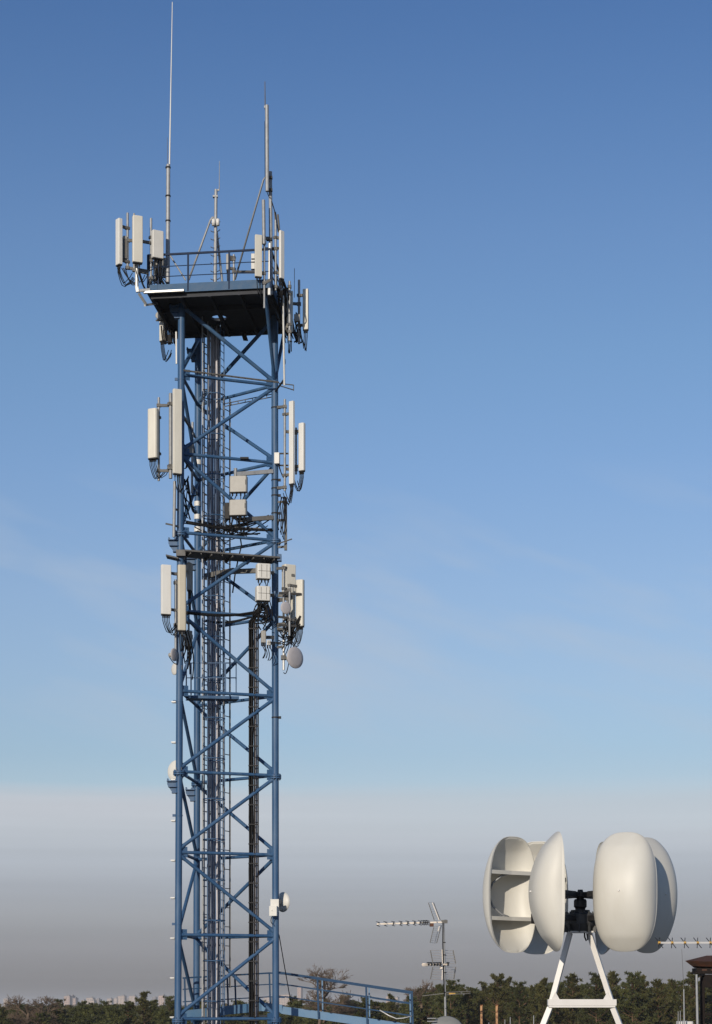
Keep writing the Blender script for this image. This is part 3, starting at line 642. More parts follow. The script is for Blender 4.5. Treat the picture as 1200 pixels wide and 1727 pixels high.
m = MB(); m.tube(P(468, 917, 57.7), P(492, 909, 57.8), .02, 6); m.build('clamp_bar', 'galv_dull', t); m = MB()
for i in range(6): m.path(sag(P(474+1.5*i, 838, 57.8), P(468+2*i, 890+4*i, 57.8), .06, 8, Vector((random.uniform(-.12, .12), -.06, 0))), .015, 5)
m.build('cable', 'cable', t)
def unit(label, x0, x1, y0, y1, D, yaw=0, mt='unit', dep=.22, door=True, arm=None, ncab=4):
    t = thing('radio_unit', label, 'radio unit', P((x0+x1)/2, y1, D), 'radio units on the tower'); c = P((x0+x1)/2, (y0+y1)/2, D); w, h = S(x1-x0, D), S(y1-y0, D)
    m = MB(); m.prism([(x*1, y*1) for (x, y) in section(w, dep, 'flat')], c.z-h/2, c.z+h/2, lambda x, y, z: Vector((c.x+x*math.cos(R(yaw))-y*math.sin(R(yaw)), c.y+x*math.sin(R(yaw))+y*math.cos(R(yaw)), z)), .04); m.build('casing', mt, t)
    m = MB(); f = Vector((math.sin(R(yaw)), -math.cos(R(yaw)), 0))*(dep/2+.006); s_ = Vector((math.cos(R(yaw)), math.sin(R(yaw)), 0))
    if mt == 'unit_white':
        for k in (-.2, .18): m.box(c+f+s_*w*k, .008, .006, h*.86, R(yaw))
        m.box(c+f, w*.86, .006, .008, R(yaw))
    m.box(c+f+s_*w*.43+Vector((0, 0, h*.1)), .02, .012, h*.3, R(yaw)); m.build('door_seam', 'galv_dull', t)
    m = MB()
    for i in range(ncab):
        p = c+Vector((w*(i/max(1, ncab-1)-.5)*.7, 0, -h/2)); m.tube(p+Vector((0, 0, .01)), p+Vector((0, 0, -.09)), .022, 8); m.path(sag(p+Vector((0, 0, -.06)), p+Vector((random.uniform(-.12, .12), .1, -.42)), .03, 6, Vector((random.uniform(-.1, .1), -.05, 0))), .014, 5)
    m.build('cable', 'cable', t)
    if arm is not None: m = MB(); m.bar(c+Vector((0, dep/2, 0)), arm, .07, .09); m.build('arm', 'galv_dull', t)
    return t
unit('upper of two plain grey radio cabinets hung in the middle of the tower', 387.5, 417, 804, 831, 57.4, -6, arm=P(397, 800, 57.62))
unit('lower of two plain grey radio cabinets hung in the middle of the tower', 387, 416, 844, 870, 57.4, -6, arm=P(405, 876, 57.6))
unit('black cabinet beside the lower grey radio cabinet in the middle of the tower', 379, 388, 849, 876, 57.75, -6, 'dark', .2, ncab=2, arm=P(400, 876, 57.65))
unit('upper white louvred radio cabinet by the right leg under the dark cross channel', 432, 455.5, 952, 977, 57.35, 14, 'unit_white', .3, arm=Rz(965, 57.9))
unit('lower white radio cabinet by the right leg above the tangle of black cables', 431, 455, 990, 1014, 57.3, 14, 'unit_white', .3, arm=Rz(1003, 57.9), ncab=6)
unit('small dark radio unit below the cable tangle inside the right leg', 440, 448, 1064, 1084, 57.5, 10, 'unit', .14, arm=Rz(1074, 57.9), ncab=3)
unit('small white box under the cable tangle inside the right leg', 450, 456, 1080, 1088, 57.5, 10, 'unit_white', .1, arm=Rz(1084, 57.9), ncab=2)
# lower left
panel('broad cream panel antenna farthest left in the lower antenna group', 270.5, 289, 953, 1036, 56.6, 18, .45, 'radome_white', 'flat', (296, 978, 1100, .035, .25), [(983, Lz(983, 56.9)), (1054, Lz(1054, 56.9))], 5, .2)
panel('tan panel antenna covering the left leg in the lower antenna group', 299, 314.5, 953, 1063, 56.3, 12, .5, 'radome_tan', 'round', (308, 960, 1070, .035, .35), [(975, Lz(975, 56.9)), (1055, Lz(1055, 56.9))], 4, .04)
panel('dark grey panel behind the tan panel on the left leg', 315, 325, 950, 996, 57.6, 75, .5, 'unit', 'flat', (318, 948, 1064, .03, .15), [(965, Lz(965, 57.3)), (1050, Lz(1050, 57.3))], 3, .0)  # takes the grey unit casing colour
unit('small pale radio box below the tan panel between left and rear legs', 313, 323, 1064, 1090, 57.6, 40, 'unit', .16, arm=Lz(1080, 57.3), ncab=4)
# lower right
panel('wide panel antenna turned side-on beside the right leg in the lower group', 474, 499, 953, 1001, 57.9, -62, 1.5, 'radome', 'flat', (478, 960, 1070, .03, -.22), [(958, Rz(958, 57.9)), (1052, Rz(1052, 57.9))], 3, -.05)
panel('long cream panel antenna farthest right in the lower antenna group', 497.5, 513.5, 978, 1056, 57.6, -20, .55, 'radome', 'round', (488, 990, 1072, .03, -.15), [(995, P(478, 1000, 57.7)), (1045, P(478, 1045, 57.7))], 5, -.16)
panel('narrow panel antenna below the side-on panel beside the right leg', 489, 497, 1000, 1052, 57.8, -50, .6, 'radome', 'flat', (484, 1000, 1066, .028, -.1), [(1010, Rz(1010, 57.9)), (1060, Rz(1060, 57.9))], 3, -.08)

panel('slim cream panel antenna between the side-on and farthest right panels, lower group', 490.5, 498, 962, 1044, 58.1, 20, .6, 'radome', 'flat', (493, 990, 1075, .03, -.25), [(1004, Rz(1004, 57.9)), (1062, Rz(1062, 57.9))], 4, -.08)
t = thing('cable_bundle', 'black cables and clamps looping under the lower right panels', 'cables', P(488, 1075, 57.7))
for (x0, x1, y, d_) in ((470, 508, 1000, 57.5), (470, 500, 1054, 57.5), (468, 486, 1040, 57.4)):
    m = MB(); m.bar(P(x0, y, d_), P(x1, y+2, d_), .05, .06); m.build('clamp_bar', 'dark', t)
for j in range(3):
    m = MB()
    for i in range(5): m.path(sag(P(478+random.uniform(0, 30), 1045+random.uniform(-8, 14), 57.5), P(468+random.uniform(0, 18), 1070+random.uniform(-8, 20), 57.7), random.uniform(.08, .3), 8), random.uniform(.012, .02), 5)
    m.build('cable', 'cable', t)
def dish(label, px, py, rpx, D, nrm, mt, mount, drum=True, group='microwave dishes on the tower', back='unit'):
    """round dish, nrm = outward facing; mount = world point of its pole or leg"""
    n = Vector(nrm).normalized(); r = S(rpx, D); c = P(px, py, D); t = thing('microwave_dish', label, 'dish', c+Vector((0, 0, -r)), group)
    m = MB()
    if drum: m.lathe([(r*.25, -r*.5), (r*.5, -r*.42), (r*.97, -r*.14), (r, -r*.1), (r, 0), (r*.97, r*.03), (r*.6, r*.10), (r*.02, r*.13)], c, n, 32)
    else: m.lathe([(r*.02, -r*.40), (r*.4, -r*.34), (r*.75, -r*.17), (r, 0), (r*.985, r*.02), (r*.74, -r*.14), (r*.4, -r*.30), (r*.02, -r*.35)], c, n, 32)
    m.build('reflector', mt, t)
    m = MB(); m.lathe([(r*.3, -r*.95), (r*.34, -r*.9), (r*.34, -r*.45), (r*.28, -r*.40)], c, n, 16); m.build('transceiver', back, t)
    m = MB(); q = c-n*r*.7; m.bar(q, mount, .07, .07); m.box(mount, .15, .15, .12); m.build('mount', 'galv_dull', t)
    m = MB(); m.path(sag(c-n*r*.9+Vector((0, 0, -r*.3)), mount+Vector((0, 0, -r*1.4)), r*.5), .013, 5); m.build('cable', 'cable', t)
    return t
t = thing('pipe_mount', 'pale upright pipe carrying the grey dishes beside the right leg', 'pipe', P(478, 1130, 57.75))
m = MB(); m.tube(P(478, 1130, 57.75), P(478, 1002, 57.75), .034, 10); m.build('upright', 'pale_steel', t)
for y in (1012, 1054, 1090): m = MB(); m.bar(P(478, y, 57.75), leg('R', Z(y, 57.75)), .05, .06); m.build('clamp_bar', 'galv_dull', t)
m = MB()
for i in range(5): m.path(sag(P(484+4*i, 1064, 57.7), P(474+3*i, 1095+5*i, 57.7), .12, 8), .013, 5)
m.build('cable', 'cable', t)
dish('larger grey dish beside the right leg below the antenna group', 498, 1109, 18, 57.4, (.70, -.71, 0), 'dish', P(478, 1109, 57.75))
dish('smaller grey dish beside the right leg among the lower panels', 482, 1025, 10.3, 57.3, (.55, -.83, 0), 'dish', P(478, 1025, 57.75))
dish('small grey dish facing right in front of the left leg below the tan panel', 294, 1104, 10.8, 56.7, (.9, -.45, 0), 'dish', Lz(1104, 57))
dish('small white dish half hidden behind the left leg under the grey dish', 294, 1128, 10, 57.25, (-.8, -.6, 0), 'dish_white', Lz(1128, 57.2))
dish('white dish behind the left leg near the flange joint', 297, 1300, 18.5, 57.5, (-.55, -.83, .02), 'dish_white', Lz(1300, 57.3))
t = dish('white dish seen from behind on the right leg near the bottom', 477, 1521, 17, 58.4, (.72, .69, 0), 'dish_white', Rz(1521, 58.2), drum=False)
m = MB(); m.box(P(463, 1527, 57.75), .24, .05, .37, R(-5)); m.build('mounting_plate', 'unit_white', t)
m = MB(); m.box(P(461, 1536, 57.65), .22, .12, .28, R(-14)); m.box(P(458, 1535, 57.585), .03, .012, .03); m.build('control_box', 'unit_white', t)
m = MB(); m.path(sag(P(459, 1544, 57.65), P(460, 1559, 57.75), .02, 6, Vector((-.05, 0, 0))), .012, 5); m.build('cable', 'cable', t)
t = thing('stay_wire', 'thin dark wire running from the right leg down to the gangway', 'wire', P(490, 1692, 59.2))
m = MB(); m.path(sag(leg('R', Z(1576, 58))+Vector((.1, 0, 0)), P(491, 1694, 59.3), .02, 6), .014, 5); m.build('wire', 'cable', t)

# ------------------------------------------------------------------ gangway
gw = thing('gangway', 'blue railed gangway sloping down to the right from the tower foot', 'gangway', P(560, 1727, 59.4))
def gx(px, top, D): return P(px, top, D)
topN = lambda px: 1640+(px-470)*.1465
m = MB()
m.bar(P(313, 1711, 59.2), P(441, 1697, 60.3), .03, .26); m.bar(P(441, 1697, 60.3), P(478, 1702, 60.0), .03, .26); m.bar(P(476, 1703, 59.3), P(705, 1737, 59.3), .04, .22); m.bar(P(480, 1702, 60.2), P(703, 1733, 60.2), .04, .18)
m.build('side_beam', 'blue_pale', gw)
m = MB(); a, b_ = P(478, 1708, 59.75), P(705, 1741, 59.75); m.bar(a, b_, .86, .04); m.bar(P(320, 1716, 59.7), P(470, 1712, 59.9), .9, .04); m.build('walkway_plate', 'soffit', gw)
near = [(478, 1640), (535, 1651), (617, 1662), (694, 1672)]
for (px, y) in near[1:]:
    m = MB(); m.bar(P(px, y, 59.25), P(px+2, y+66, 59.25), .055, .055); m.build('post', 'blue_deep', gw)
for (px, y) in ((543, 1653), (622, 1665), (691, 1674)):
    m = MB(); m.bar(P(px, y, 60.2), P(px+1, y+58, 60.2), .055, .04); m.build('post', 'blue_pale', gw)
for (px, y, yb, D) in ((312, 1648, 1712, 59.3), (384, 1645, 1708, 59.9), (397, 1650, 1706, 60.2), (455, 1641, 1710, 60.2)):
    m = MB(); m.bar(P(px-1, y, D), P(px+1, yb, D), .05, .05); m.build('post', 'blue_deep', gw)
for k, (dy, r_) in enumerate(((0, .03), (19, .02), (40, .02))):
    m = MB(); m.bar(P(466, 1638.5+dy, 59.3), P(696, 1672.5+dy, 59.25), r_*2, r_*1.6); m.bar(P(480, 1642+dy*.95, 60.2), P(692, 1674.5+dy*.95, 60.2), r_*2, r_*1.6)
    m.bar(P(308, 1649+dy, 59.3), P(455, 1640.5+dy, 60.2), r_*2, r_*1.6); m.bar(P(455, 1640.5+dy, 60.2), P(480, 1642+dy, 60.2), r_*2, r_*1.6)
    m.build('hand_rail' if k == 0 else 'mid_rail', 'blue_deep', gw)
m = MB(); e = P(696, 1741, 59.3); m.bar(e, Vector((e.x, e.y, ROOF)), .08, .08); e = P(694, 1741, 60.2); m.bar(e, Vector((e.x, e.y, ROOF)), .08, .08); m.build('support_post', 'blue_deep', gw)
m = MB(); m.path([P(640, 1703, 59.2), P(655, 1712, 59.1), P(668, 1717.5, 59.1), P(680, 1716.5, 59.15), P(694, 1713, 59.2)], .018, 6); m.path([P(650, 1706, 59.3), P(672, 1708.5, 59.3), P(694, 1713, 59.3)], .014, 6)
tag(m.build('loose_cable', 'pale_steel', loc=P(668, 1716, 59.1)), 'pale loose cable drooping from the rail at the right end of the gangway', 'cable')

# ------------------------------------------------------------------ vertical axis wind turbine
TD = 20.0; U_ = TD/F
TC = P(978, 1509, TD)
tb = thing('wind_turbine', 'white vertical axis wind turbine of six hollow shells on a white splayed stand', 'wind turbine', (P(980, 1727, TD).x, TD, ROOF))
HW, HH, DM, NE = 53*U_, 98*U_, 44*U_, 2.75
def uo(v): return HW*(max(0, 1-abs(v)**NE))**(1/NE)
def dep(u, v, U):
    if U < 1e-6: return 0
    a = min(1, abs(v)); g = 1-.50*(a/.76)**2 if a < .76 else .50*max(0, 1-(a-.76)/.24)**.92
    return DM*g*(max(0, 1-min(1, abs(u/U))**3.0))**.5
def blade_mb(phi):
    """shell local: chord along +x (radial-ish), opening toward +y, bulge toward -y"""
    n_, mrow = 28, 44; m = MB(); T = .010
    rot = Matrix.Rotation(phi, 3, 'Z'); off = Vector((93.5*U_, -64*U_, 0))
    tf = lambda x, y, z: TC+rot @ (off+Vector((x, y, z)))
    def grid(k, inner):
        o = len(m.v)
        for i in range(mrow+1):
            v = math.sin(math.pi*(i/mrow-.5)); U = uo(v)
            for j in range(n_+1):
                s_ = math.sin(math.pi*(j/n_-.5)); u = s_*U; d = dep(u, v, U)
                m.v.append(tf(u*k, -d*(1 if not inner else .965)+(T if inner else 0)*(1 if d > T*1.3 else 0), v*HH*k))
        for i in range(mrow):
            for j in range(n_):
                q = [o+i*(n_+1)+j, o+i*(n_+1)+j+1, o+(i+1)*(n_+1)+j+1, o+(i+1)*(n_+1)+j]
                m.face(q if not inner else list(reversed(q)), True)
        return o
    a = grid(1, False); b_ = grid(.99, True)
    for i in range(mrow):
        for j in (0, n_):
            q = [a+i*(n_+1)+j, a+(i+1)*(n_+1)+j, b_+(i+1)*(n_+1)+j, b_+i*(n_+1)+j]
            m.face(q if j else list(reversed(q)))
    return m, tf
def shelf(tf, v):
    m = MB(); K = 24; U = uo(v)*.975; o = 0; h = .008
    row = [math.sin(math.pi*(j/K-.5))*U for j in range(K+1)]
    for dz in (-h, h):
        for u in row: m.v.append(tf(u, -.012-.02*(1-abs(u)/U), v*HH+dz))
        for u in row: m.v.append(tf(u, -dep(u, v, uo(v))*.955-.004, v*HH+dz))
    n = K+1
    for j in range(K):
        m.face((j, j+1, n+j+1, n+j)); m.face((2*n+j+1, 2*n+j, 3*n+j, 3*n+j+1)); m.face((j+1, j, 2*n+j, 2*n+j+1))
    # folded front lip
    for j in range(K):
        o = len(m.v)
        for u in (row[j], row[j+1]):
            for dz in (-.03, h): m.v.append(tf(u, -.009-.02*(1-abs(u)/U), v*HH+dz))
        m.face((o, o+2, o+3, o+1))
    return m
chord = 278.5
for k in range(6):
    ph = R(chord+60*k); m, tf = blade_mb(ph); bo = m.build('blade', 'shell', tb)
    for v in (-.39, .40): shelf(tf, v).build('shelf', 'shell', bo)
    m = MB(); m.path([tf(-.02*1, -.05, .38*HH), tf(.10, -.06, .33*HH), tf(.19, -.10, .2*HH), tf(.225, -.12, 0), tf(.19, -.10, -.2*HH), tf(.10, -.06, -.34*HH), tf(0.02, -.05, -.38*HH)], .011, 8); m.build('bent_tube', 'galv', bo)
    for v in (-.0, ):
        m = MB(); p = tf(0, -dep(0, v, uo(v)), v*HH); q = tf(0, -dep(0, v, uo(v))-.012, v*HH); m.tube(p, q, .011, 10, r1=.007); m.build('bolt', 'white_steel', bo)
    d = Vector((math.cos(ph), math.sin(ph), 0)); s_ = Vector((math.sin(ph), -math.cos(ph), 0))
    for (y, w, nm) in ((1508.5, .055, 'rotor_arm'), (1549, .05, 'rotor_arm')):
        z = Z(y, TD); c = Vector((TC.x, TC.y, z)); m = MB()
        e = c+d*(60*U_)+s_*(50*U_)
        mid = c+d*(20*U_)+s_*(16*U_)
        m.bar(c, mid, .06, w*.8); m.bar(mid, e, .05, w); m.box(e, .06, .02, .10, ph); m.build(nm, 'iron', tb)
ax = Vector((TC.x, TC.y, 0))
def zz(y): return Z(y, TD)
m = MB(); m.lathe([(.02, zz(1514)), (.075, zz(1514)), (.085, zz(1512)), (.085, zz(1504.5)), (.03, zz(1504)), (.025, zz(1500)), (.0, zz(1500))], ax, n=24, sm=False)
m.lathe([(.04, zz(1517)), (.035, zz(1513))], ax, n=16); m.build('rotor_hub', 'iron', tb)
m = MB(); m.lathe([(.05, zz(1537)), (.05, zz(1532)), (.055, zz(1530.5)), (.064, zz(1529)), (.064, zz(1519)), (.055, zz(1516)), (.02, zz(1515.5))], ax, n=20, sm=False)
m.lathe([(.10, zz(1541)), (.094, zz(1534.5)), (.05, zz(1534))], ax, n=20, sm=False); m.build('gear_housing', 'iron', tb)
m = MB(); m.lathe([(.10, zz(1570)), (.115, zz(1569)), (.155, zz(1558)), (.158, zz(1542)), (.14, zz(1540)), (.05, zz(1539.5))], ax, n=36, sm=False)
for i in range(18):
    a = i*math.pi/9; m.tube(ax+Vector((.145*math.cos(a), .145*math.sin(a), zz(1543))), ax+Vector((.145*math.cos(a), .145*math.sin(a), zz(1537.5))), .007, 6)
    if i % 2: m.box(ax+Vector((.13*math.cos(a), .13*math.sin(a), zz(1564))), .06, .012, .09, a)
m.build('generator', 'hub', tb)
m = MB(); m.box(Vector((TC.x, TC.y, zz(1571.5))), .24, .2, .016); m.build('mounting_plate', 'white_steel', tb)
def leg_bar(xa, ya, xb, yb, w=.050): 
    m = MB(); m.bar(P(xa, ya, TD), P(xb, yb, TD), w, w, up=Vector((.35, 1, 0))); return m
leg_bar(960.5, 1573, 929, 1692).build('stand_leg', 'white_steel', tb)
leg_bar(993, 1573, 1031.5, 1692).build('stand_leg', 'white_steel', tb)
m = MB(); m.bar(P(923, 1690, TD), P(1038, 1690, TD), .10, .062); m.build('crossbar', 'white_steel', tb)
m = MB(); m.bar(P(924, 1697, TD), P(1036, 1697, TD), .09, .018); m.build('crossbar', 'white_steel', tb)
for (x, s_) in ((930, 1), (1030, -1)):
    m = MB(); a, b_, c = P(x-2*s_, 1688, TD-.036), P(x+15*s_, 1688, TD-.036), P(x+6*s_, 1672, TD-.036); dv = Vector((0, .014, 0))
    m.v += [a, b_, c, a+dv, b_+dv, c+dv]
    for f_ in ((0, 1, 2), (5, 4, 3), (0, 3, 4, 1), (1, 4, 5, 2), (2, 5, 3, 0)): m.face(f_)
    m.build('gusset', 'white_steel', tb)
zb = ROOF
for (xa, dx) in ((927, -1), (1033, 1)):
    a = P(xa, 1699, TD); e = Vector((a.x+dx*.62, TD, zb)); m = MB(); m.bar(a, e, .052, .052, up=Vector((.35, 1, 0))); m.box(e+Vector((0, 0, .01)), .24, .24, .02); m.build('stand_leg', 'white_steel', tb)
m = MB(); m.path([P(985, 1572, TD-.04), P(985.5, 1580, TD-.05), P(988, 1586, TD-.05), P(990.5, 1584, TD-.04), P(989, 1574, TD-.03)], .008, 6); m.build('cable', 'cable', tb)

# ------------------------------------------------------------------ TV mast and its antennas
AD = 38.0
t = thing('tv_mast', 'thin galvanised TV mast standing behind the grey dish', 'mast', (P(752.5, 1727, AD).x, AD, ROOF))
e = P(752.5, 1727, AD); m = MB(); m.tube(Vector((e.x+.01, AD, ROOF)), P(747.5, 1551, AD), .024, 10, r1=.018); m.build('pole', 'galv', t)
m = MB(); m.path([P(746.5, 1556, AD-.03), P(746.3, 1590, AD-.03), P(747.6, 1640, AD-.03), P(749, 1680, AD-.03)], .010, 5); m.build('cable', 'cable', t)
for y in (1589, 1610, 1640, 1673, 1700): m = MB(); m.tube(P(749+(y-1600)*.028, y+.8, AD), P(749+(y-1600)*.028, y-.8, AD), .027, 8); m.build('cable_tie', 'dark', t)
ya = thing('yagi_antenna', 'long horizontal TV yagi pointing left at the top of the thin mast', 'TV antenna', P(745, 1562, AD), 'TV antennas on the thin mast')
m = MB(); m.bar(P(635, 1558, AD-.12), P(754, 1554.5, AD), .032, .028); m.build('boom', 'boom', ya)
for i, x in enumerate((637.5, 650, 663, 675.5, 687, 698.5, 708, 713, 717, 721)):
    y = 1558-(x-635)*.0294; p = P(x, y, AD-.1); m = MB()
    m.box(p, .018, .04, .042); m.tube(p+Vector((-.015, -.16, .03)), p+Vector((.015, .16, .034)), .006, 5); m.tube(p+Vector((-.015, -.16, -.03)), p+Vector((.015, .16, -.034)), .006, 5); m.tube(p+Vector((-.04, -.10, .04)), p+Vector((.03, .02, .03)), .006, 5); m.tube(p+Vector((-.03, -.10, -.03)), p+Vector((.03, .02, -.045)), .006, 5)
    m.build('director', 'dark', ya)
m = MB(); m.box(P(727.5, 1559.5, AD-.05), .075, .09, .06); m.build('feed_box', 'rust_dark', ya)
for (s_, x0, y0, x1, y1, x2, y2, x3, y3) in ((1, 732, 1552, 722, 1522, 731, 1522, 742, 1551), (-1, 731, 1563, 725, 1589, 736, 1590, 744, 1560)):
    m = MB(); near, far = AD-.22, AD+.22
    m.bar(P(x0, y0, near), P(x1, y1, near), .014, .014); m.bar(P(x3, y3, far), P(x2, y2, far), .014, .014)
    m.build('reflector_frame', 'galv_dull', ya); m = MB()
    for i in range(9):
        k = i/8.; m.tube(P(x0+(x1-x0)*k, y0+(y1-y0)*k, near), P(x3+(x2-x3)*k, y3+(y2-y3)*k, far), .0035, 5)
    m.bar(P((x0+x3)/2+3, (y0+y3)/2, AD), P((x1+x2)/2+2, (y1+y2)/2, AD), .02, .012); m.build('reflector_rod', 'boom', ya)
m = MB(); m.box(P(749, 1554, AD), .12, .05, .06); m.tube(P(744, 1554, AD), P(753, 1553, AD), .03, 8); m.build('mast_clamp', 'galv_dull', ya)
ya = thing('grid_antenna', 'short TV antenna with open wire grid reflectors halfway up the thin mast', 'TV antenna', P(745, 1630, AD), 'TV antennas on the thin mast')
m = MB(); m.bar(P(712, 1626.5, AD-.3), P(756, 1626, AD), .03, .03); m.build('boom', 'boom', ya)
for x in (722, 727, 732, 737, 742, 755): m = MB(); p = P(x, 1626.3, AD-.2+(x-712)*.005); m.box(p, .03, .22, .05); m.tube(p+Vector((-.025, -.05, .035)), p+Vector((.025, .05, .035)), .012, 5); m.build('director', 'dark', ya)
m = MB(); m.path([P(722, 1624.5, AD-.28), P(712, 1624.5, AD-.3), P(711, 1626.5, AD-.3), P(712, 1628.5, AD-.3), P(722, 1628.5, AD-.28)], .009, 5); m.box(P(743.5, 1631, AD-.06), .05, .06, .05); m.build('folded_dipole', 'boom', ya)
for (ys, s_) in (((1624, 1602), 1), ((1630, 1651), -1)):
    m = MB()
    m.bar(P(729.5, ys[0], AD-.3), P(725.5, ys[1], AD-.3), .022, .018); m.bar(P(768, ys[0] if s_ < 0 else 1624.5, AD+.3), P(763.5 if s_ > 0 else 765, ys[1], AD+.3), .024, .02); m.build('reflector_frame', 'galv_dull', ya)
    m = MB()
    for i in range(6):
        k = i/5.; y = ys[0]+(ys[1]-ys[0])*k; m.tube(P(729-3*k, y, AD-.3), P(768-4*k, y+.6, AD+.3), .0045, 5)
    m.bar(P(745.5, ys[0], AD-.03), P(745, ys[1]-1*s_, AD-.03), .02, .012); m.build('reflector_rod', 'boom', ya)
ya = thing('dipole_antenna', 'long flat rod antenna across the thin mast just above the tree tops', 'TV antenna', P(752, 1677, AD), 'TV antennas on the thin mast')
m = MB(); m.bar(P(712, 1679, AD+.1), P(768, 1672.5, AD-.05), .016, .014); m.build('boom', 'galv_dull', ya)
for (y0, y1) in ((1673, 1671.5), (1677.5, 1674.5)):
    m = MB(); m.tube(P(752, y0, AD-.1), P(793, y1, AD-.2), .009, 6); m.build('rod', 'galv_dull', ya)
m = MB(); m.box(P(762, 1675, AD-.08), .12, .05, .035); m.build('mast_clamp', 'yellow', ya)
# grey dish in front
t = thing('satellite_dish', 'dark grey round satellite dish showing only its top at the bottom edge', 'dish', (P(751, 1740, 36).x, 36, ROOF))
c = P(751, 1740.5, 36); r = S(31.5, 36); n = Vector((-.12, -1, .25)).normalized()
m = MB(); m.lathe([(r*.02, -r*.02), (r*.5, r*.05), (r*.9, r*.19), (r, r*.25), (r*.985, r*.22), (r*.9, r*.15), (r*.5, r*.01), (r*.02, -r*.06)], c+n*-.05, -n, 40); m.build('reflector', 'dish_grey', t)
m = MB(); m.tube(Vector((c.x, 36.25, ROOF)), c+Vector((0, .25, .05)), .03, 10); m.bar(c+Vector((0, .25, 0)), c-n*.02, .06, .06); m.build('pole', 'galv', t)
m = MB(); m.tube(P(720, 1717, 36.1), P(735, 1717, 36.1), .012, 6); m.tube(P(720, 1722, 36.1), P(735, 1722, 36.1), .012, 6); m.build('feed_arm', 'galv', t)

# right-hand yagi with yellow clips
t = thing('yagi_antenna', 'white boomed yagi with yellow clips reaching in from the right edge', 'TV antenna', (P(1290, 1589, 15).x, 15, ROOF))
m = MB(); m.bar(P(1110, 1589.5, 15), P(1300, 1589.3, 15.4), .016, .014); m.build('boom', 'white_steel', t)
for i in range(9):
    x = 1111+i*21.5; p = P(x, 1589.6, 15+i*.045); m = MB()
    m.tube(p+Vector((-.009, 0, 0)), p+Vector((.009, 0, 0)), .012, 10); cp = m.build('clip', 'yellow', t); m = MB()
    for (a, b_) in ((.016, .04), (-.016, .04)): m.tube(p+Vector((-a, -.08, -b_)), p+Vector((a, .08, b_)), .0032, 5)
    m.build('element', 'dark', cp)
e = P(1290, 1589, 15.35); m = MB(); m.tube(Vector((e.x, e.y, ROOF)), e+Vector((0, 0, .1)), .02, 10); m.build('mast', 'galv', t)
# chimney with rusty cap
CD = 40.0
t = thing('chimney', 'dark steel chimney stack under a rusty hipped cap at the right edge', 'chimney', (P(1196, 1727, CD).x, CD+.3, ROOF))
m = MB(); pk = P(1191, 1611, CD+.35); ea = [P(1154.5, 1622.5, CD), P(1237, 1627, CD-.1), P(1232, 1622, CD+.75), P(1160, 1621, CD+.75)]
cz = sum((q.z for q in ea))/4
ea = [Vector((q.x, q.y, cz+(.03 if i == 0 else 0))) for i, q in enumerate(ea)]; pk2 = pk+Vector((.12, 0, 0)); dn = Vector((0, 0, -.10)); inn = [q+(Vector((pk.x+.06, CD+.35, q.z))-q)*.28+dn for q in ea]
m.v += ea+[pk, pk2]+inn
for f_ in ((0, 1, 5, 4), (1, 2, 5), (2, 3, 4, 5), (3, 0, 4), (1, 0, 6, 7), (2, 1, 7, 8), (3, 2, 8, 9), (0, 3, 9, 6), (9, 8, 7, 6)): m.face(f_)
m.build('cap', 'rust_dark', t)
m = MB(); c = P(1200, 1637, CD+.35); m.box(c, S(60, CD), .55, .11); m.build('louvre_box', 'black_steel', t)
for dx in (-.2, -.02, .18): m = MB(); m.box(c+Vector((dx, -.28, .015)), .10, .012, .03); m.build('vent_slot', 'rust_dark', t)
m = MB(); m.box(P(1201, 1640.6, CD+.34), S(68, CD), .6, .03); m.build('flange', 'black_steel', t)
m = MB()
for (px, dd) in ((1183, .1), (1185, .6), (1220, .1), (1220, .6)): a = P(px, 1642, CD+dd); m.bar(a, Vector((a.x, a.y, ROOF)), .065, .065)
a = P(1180, 1652, CD+.1); m.bar(P(1184, 1654, CD+.1), P(1222, 1654, CD+.1), .12, .26); m.bar(P(1184, 1710, CD+.1), P(1222, 1710, CD+.1), .10, .06); m.build('frame', 'black_steel', t)
t = thing('vent_pipe', 'pale grey upright pipe in front of the rusty capped chimney', 'pipe', (P(1177.5, 1727, CD-.3).x, CD-.3, ROOF))
m = MB(); e = P(1177.5, 1727, CD-.3); m.tube(Vector((e.x, e.y, ROOF)), P(1174, 1643, CD-.3), .030, 10, r1=.024); m.build('pipe', 'galv', t); m = MB(); m.bar(P(1174, 1644, CD-.3), P(1186, 1644, CD+.05), .04, .03); m.build('clamp', 'dark', t)
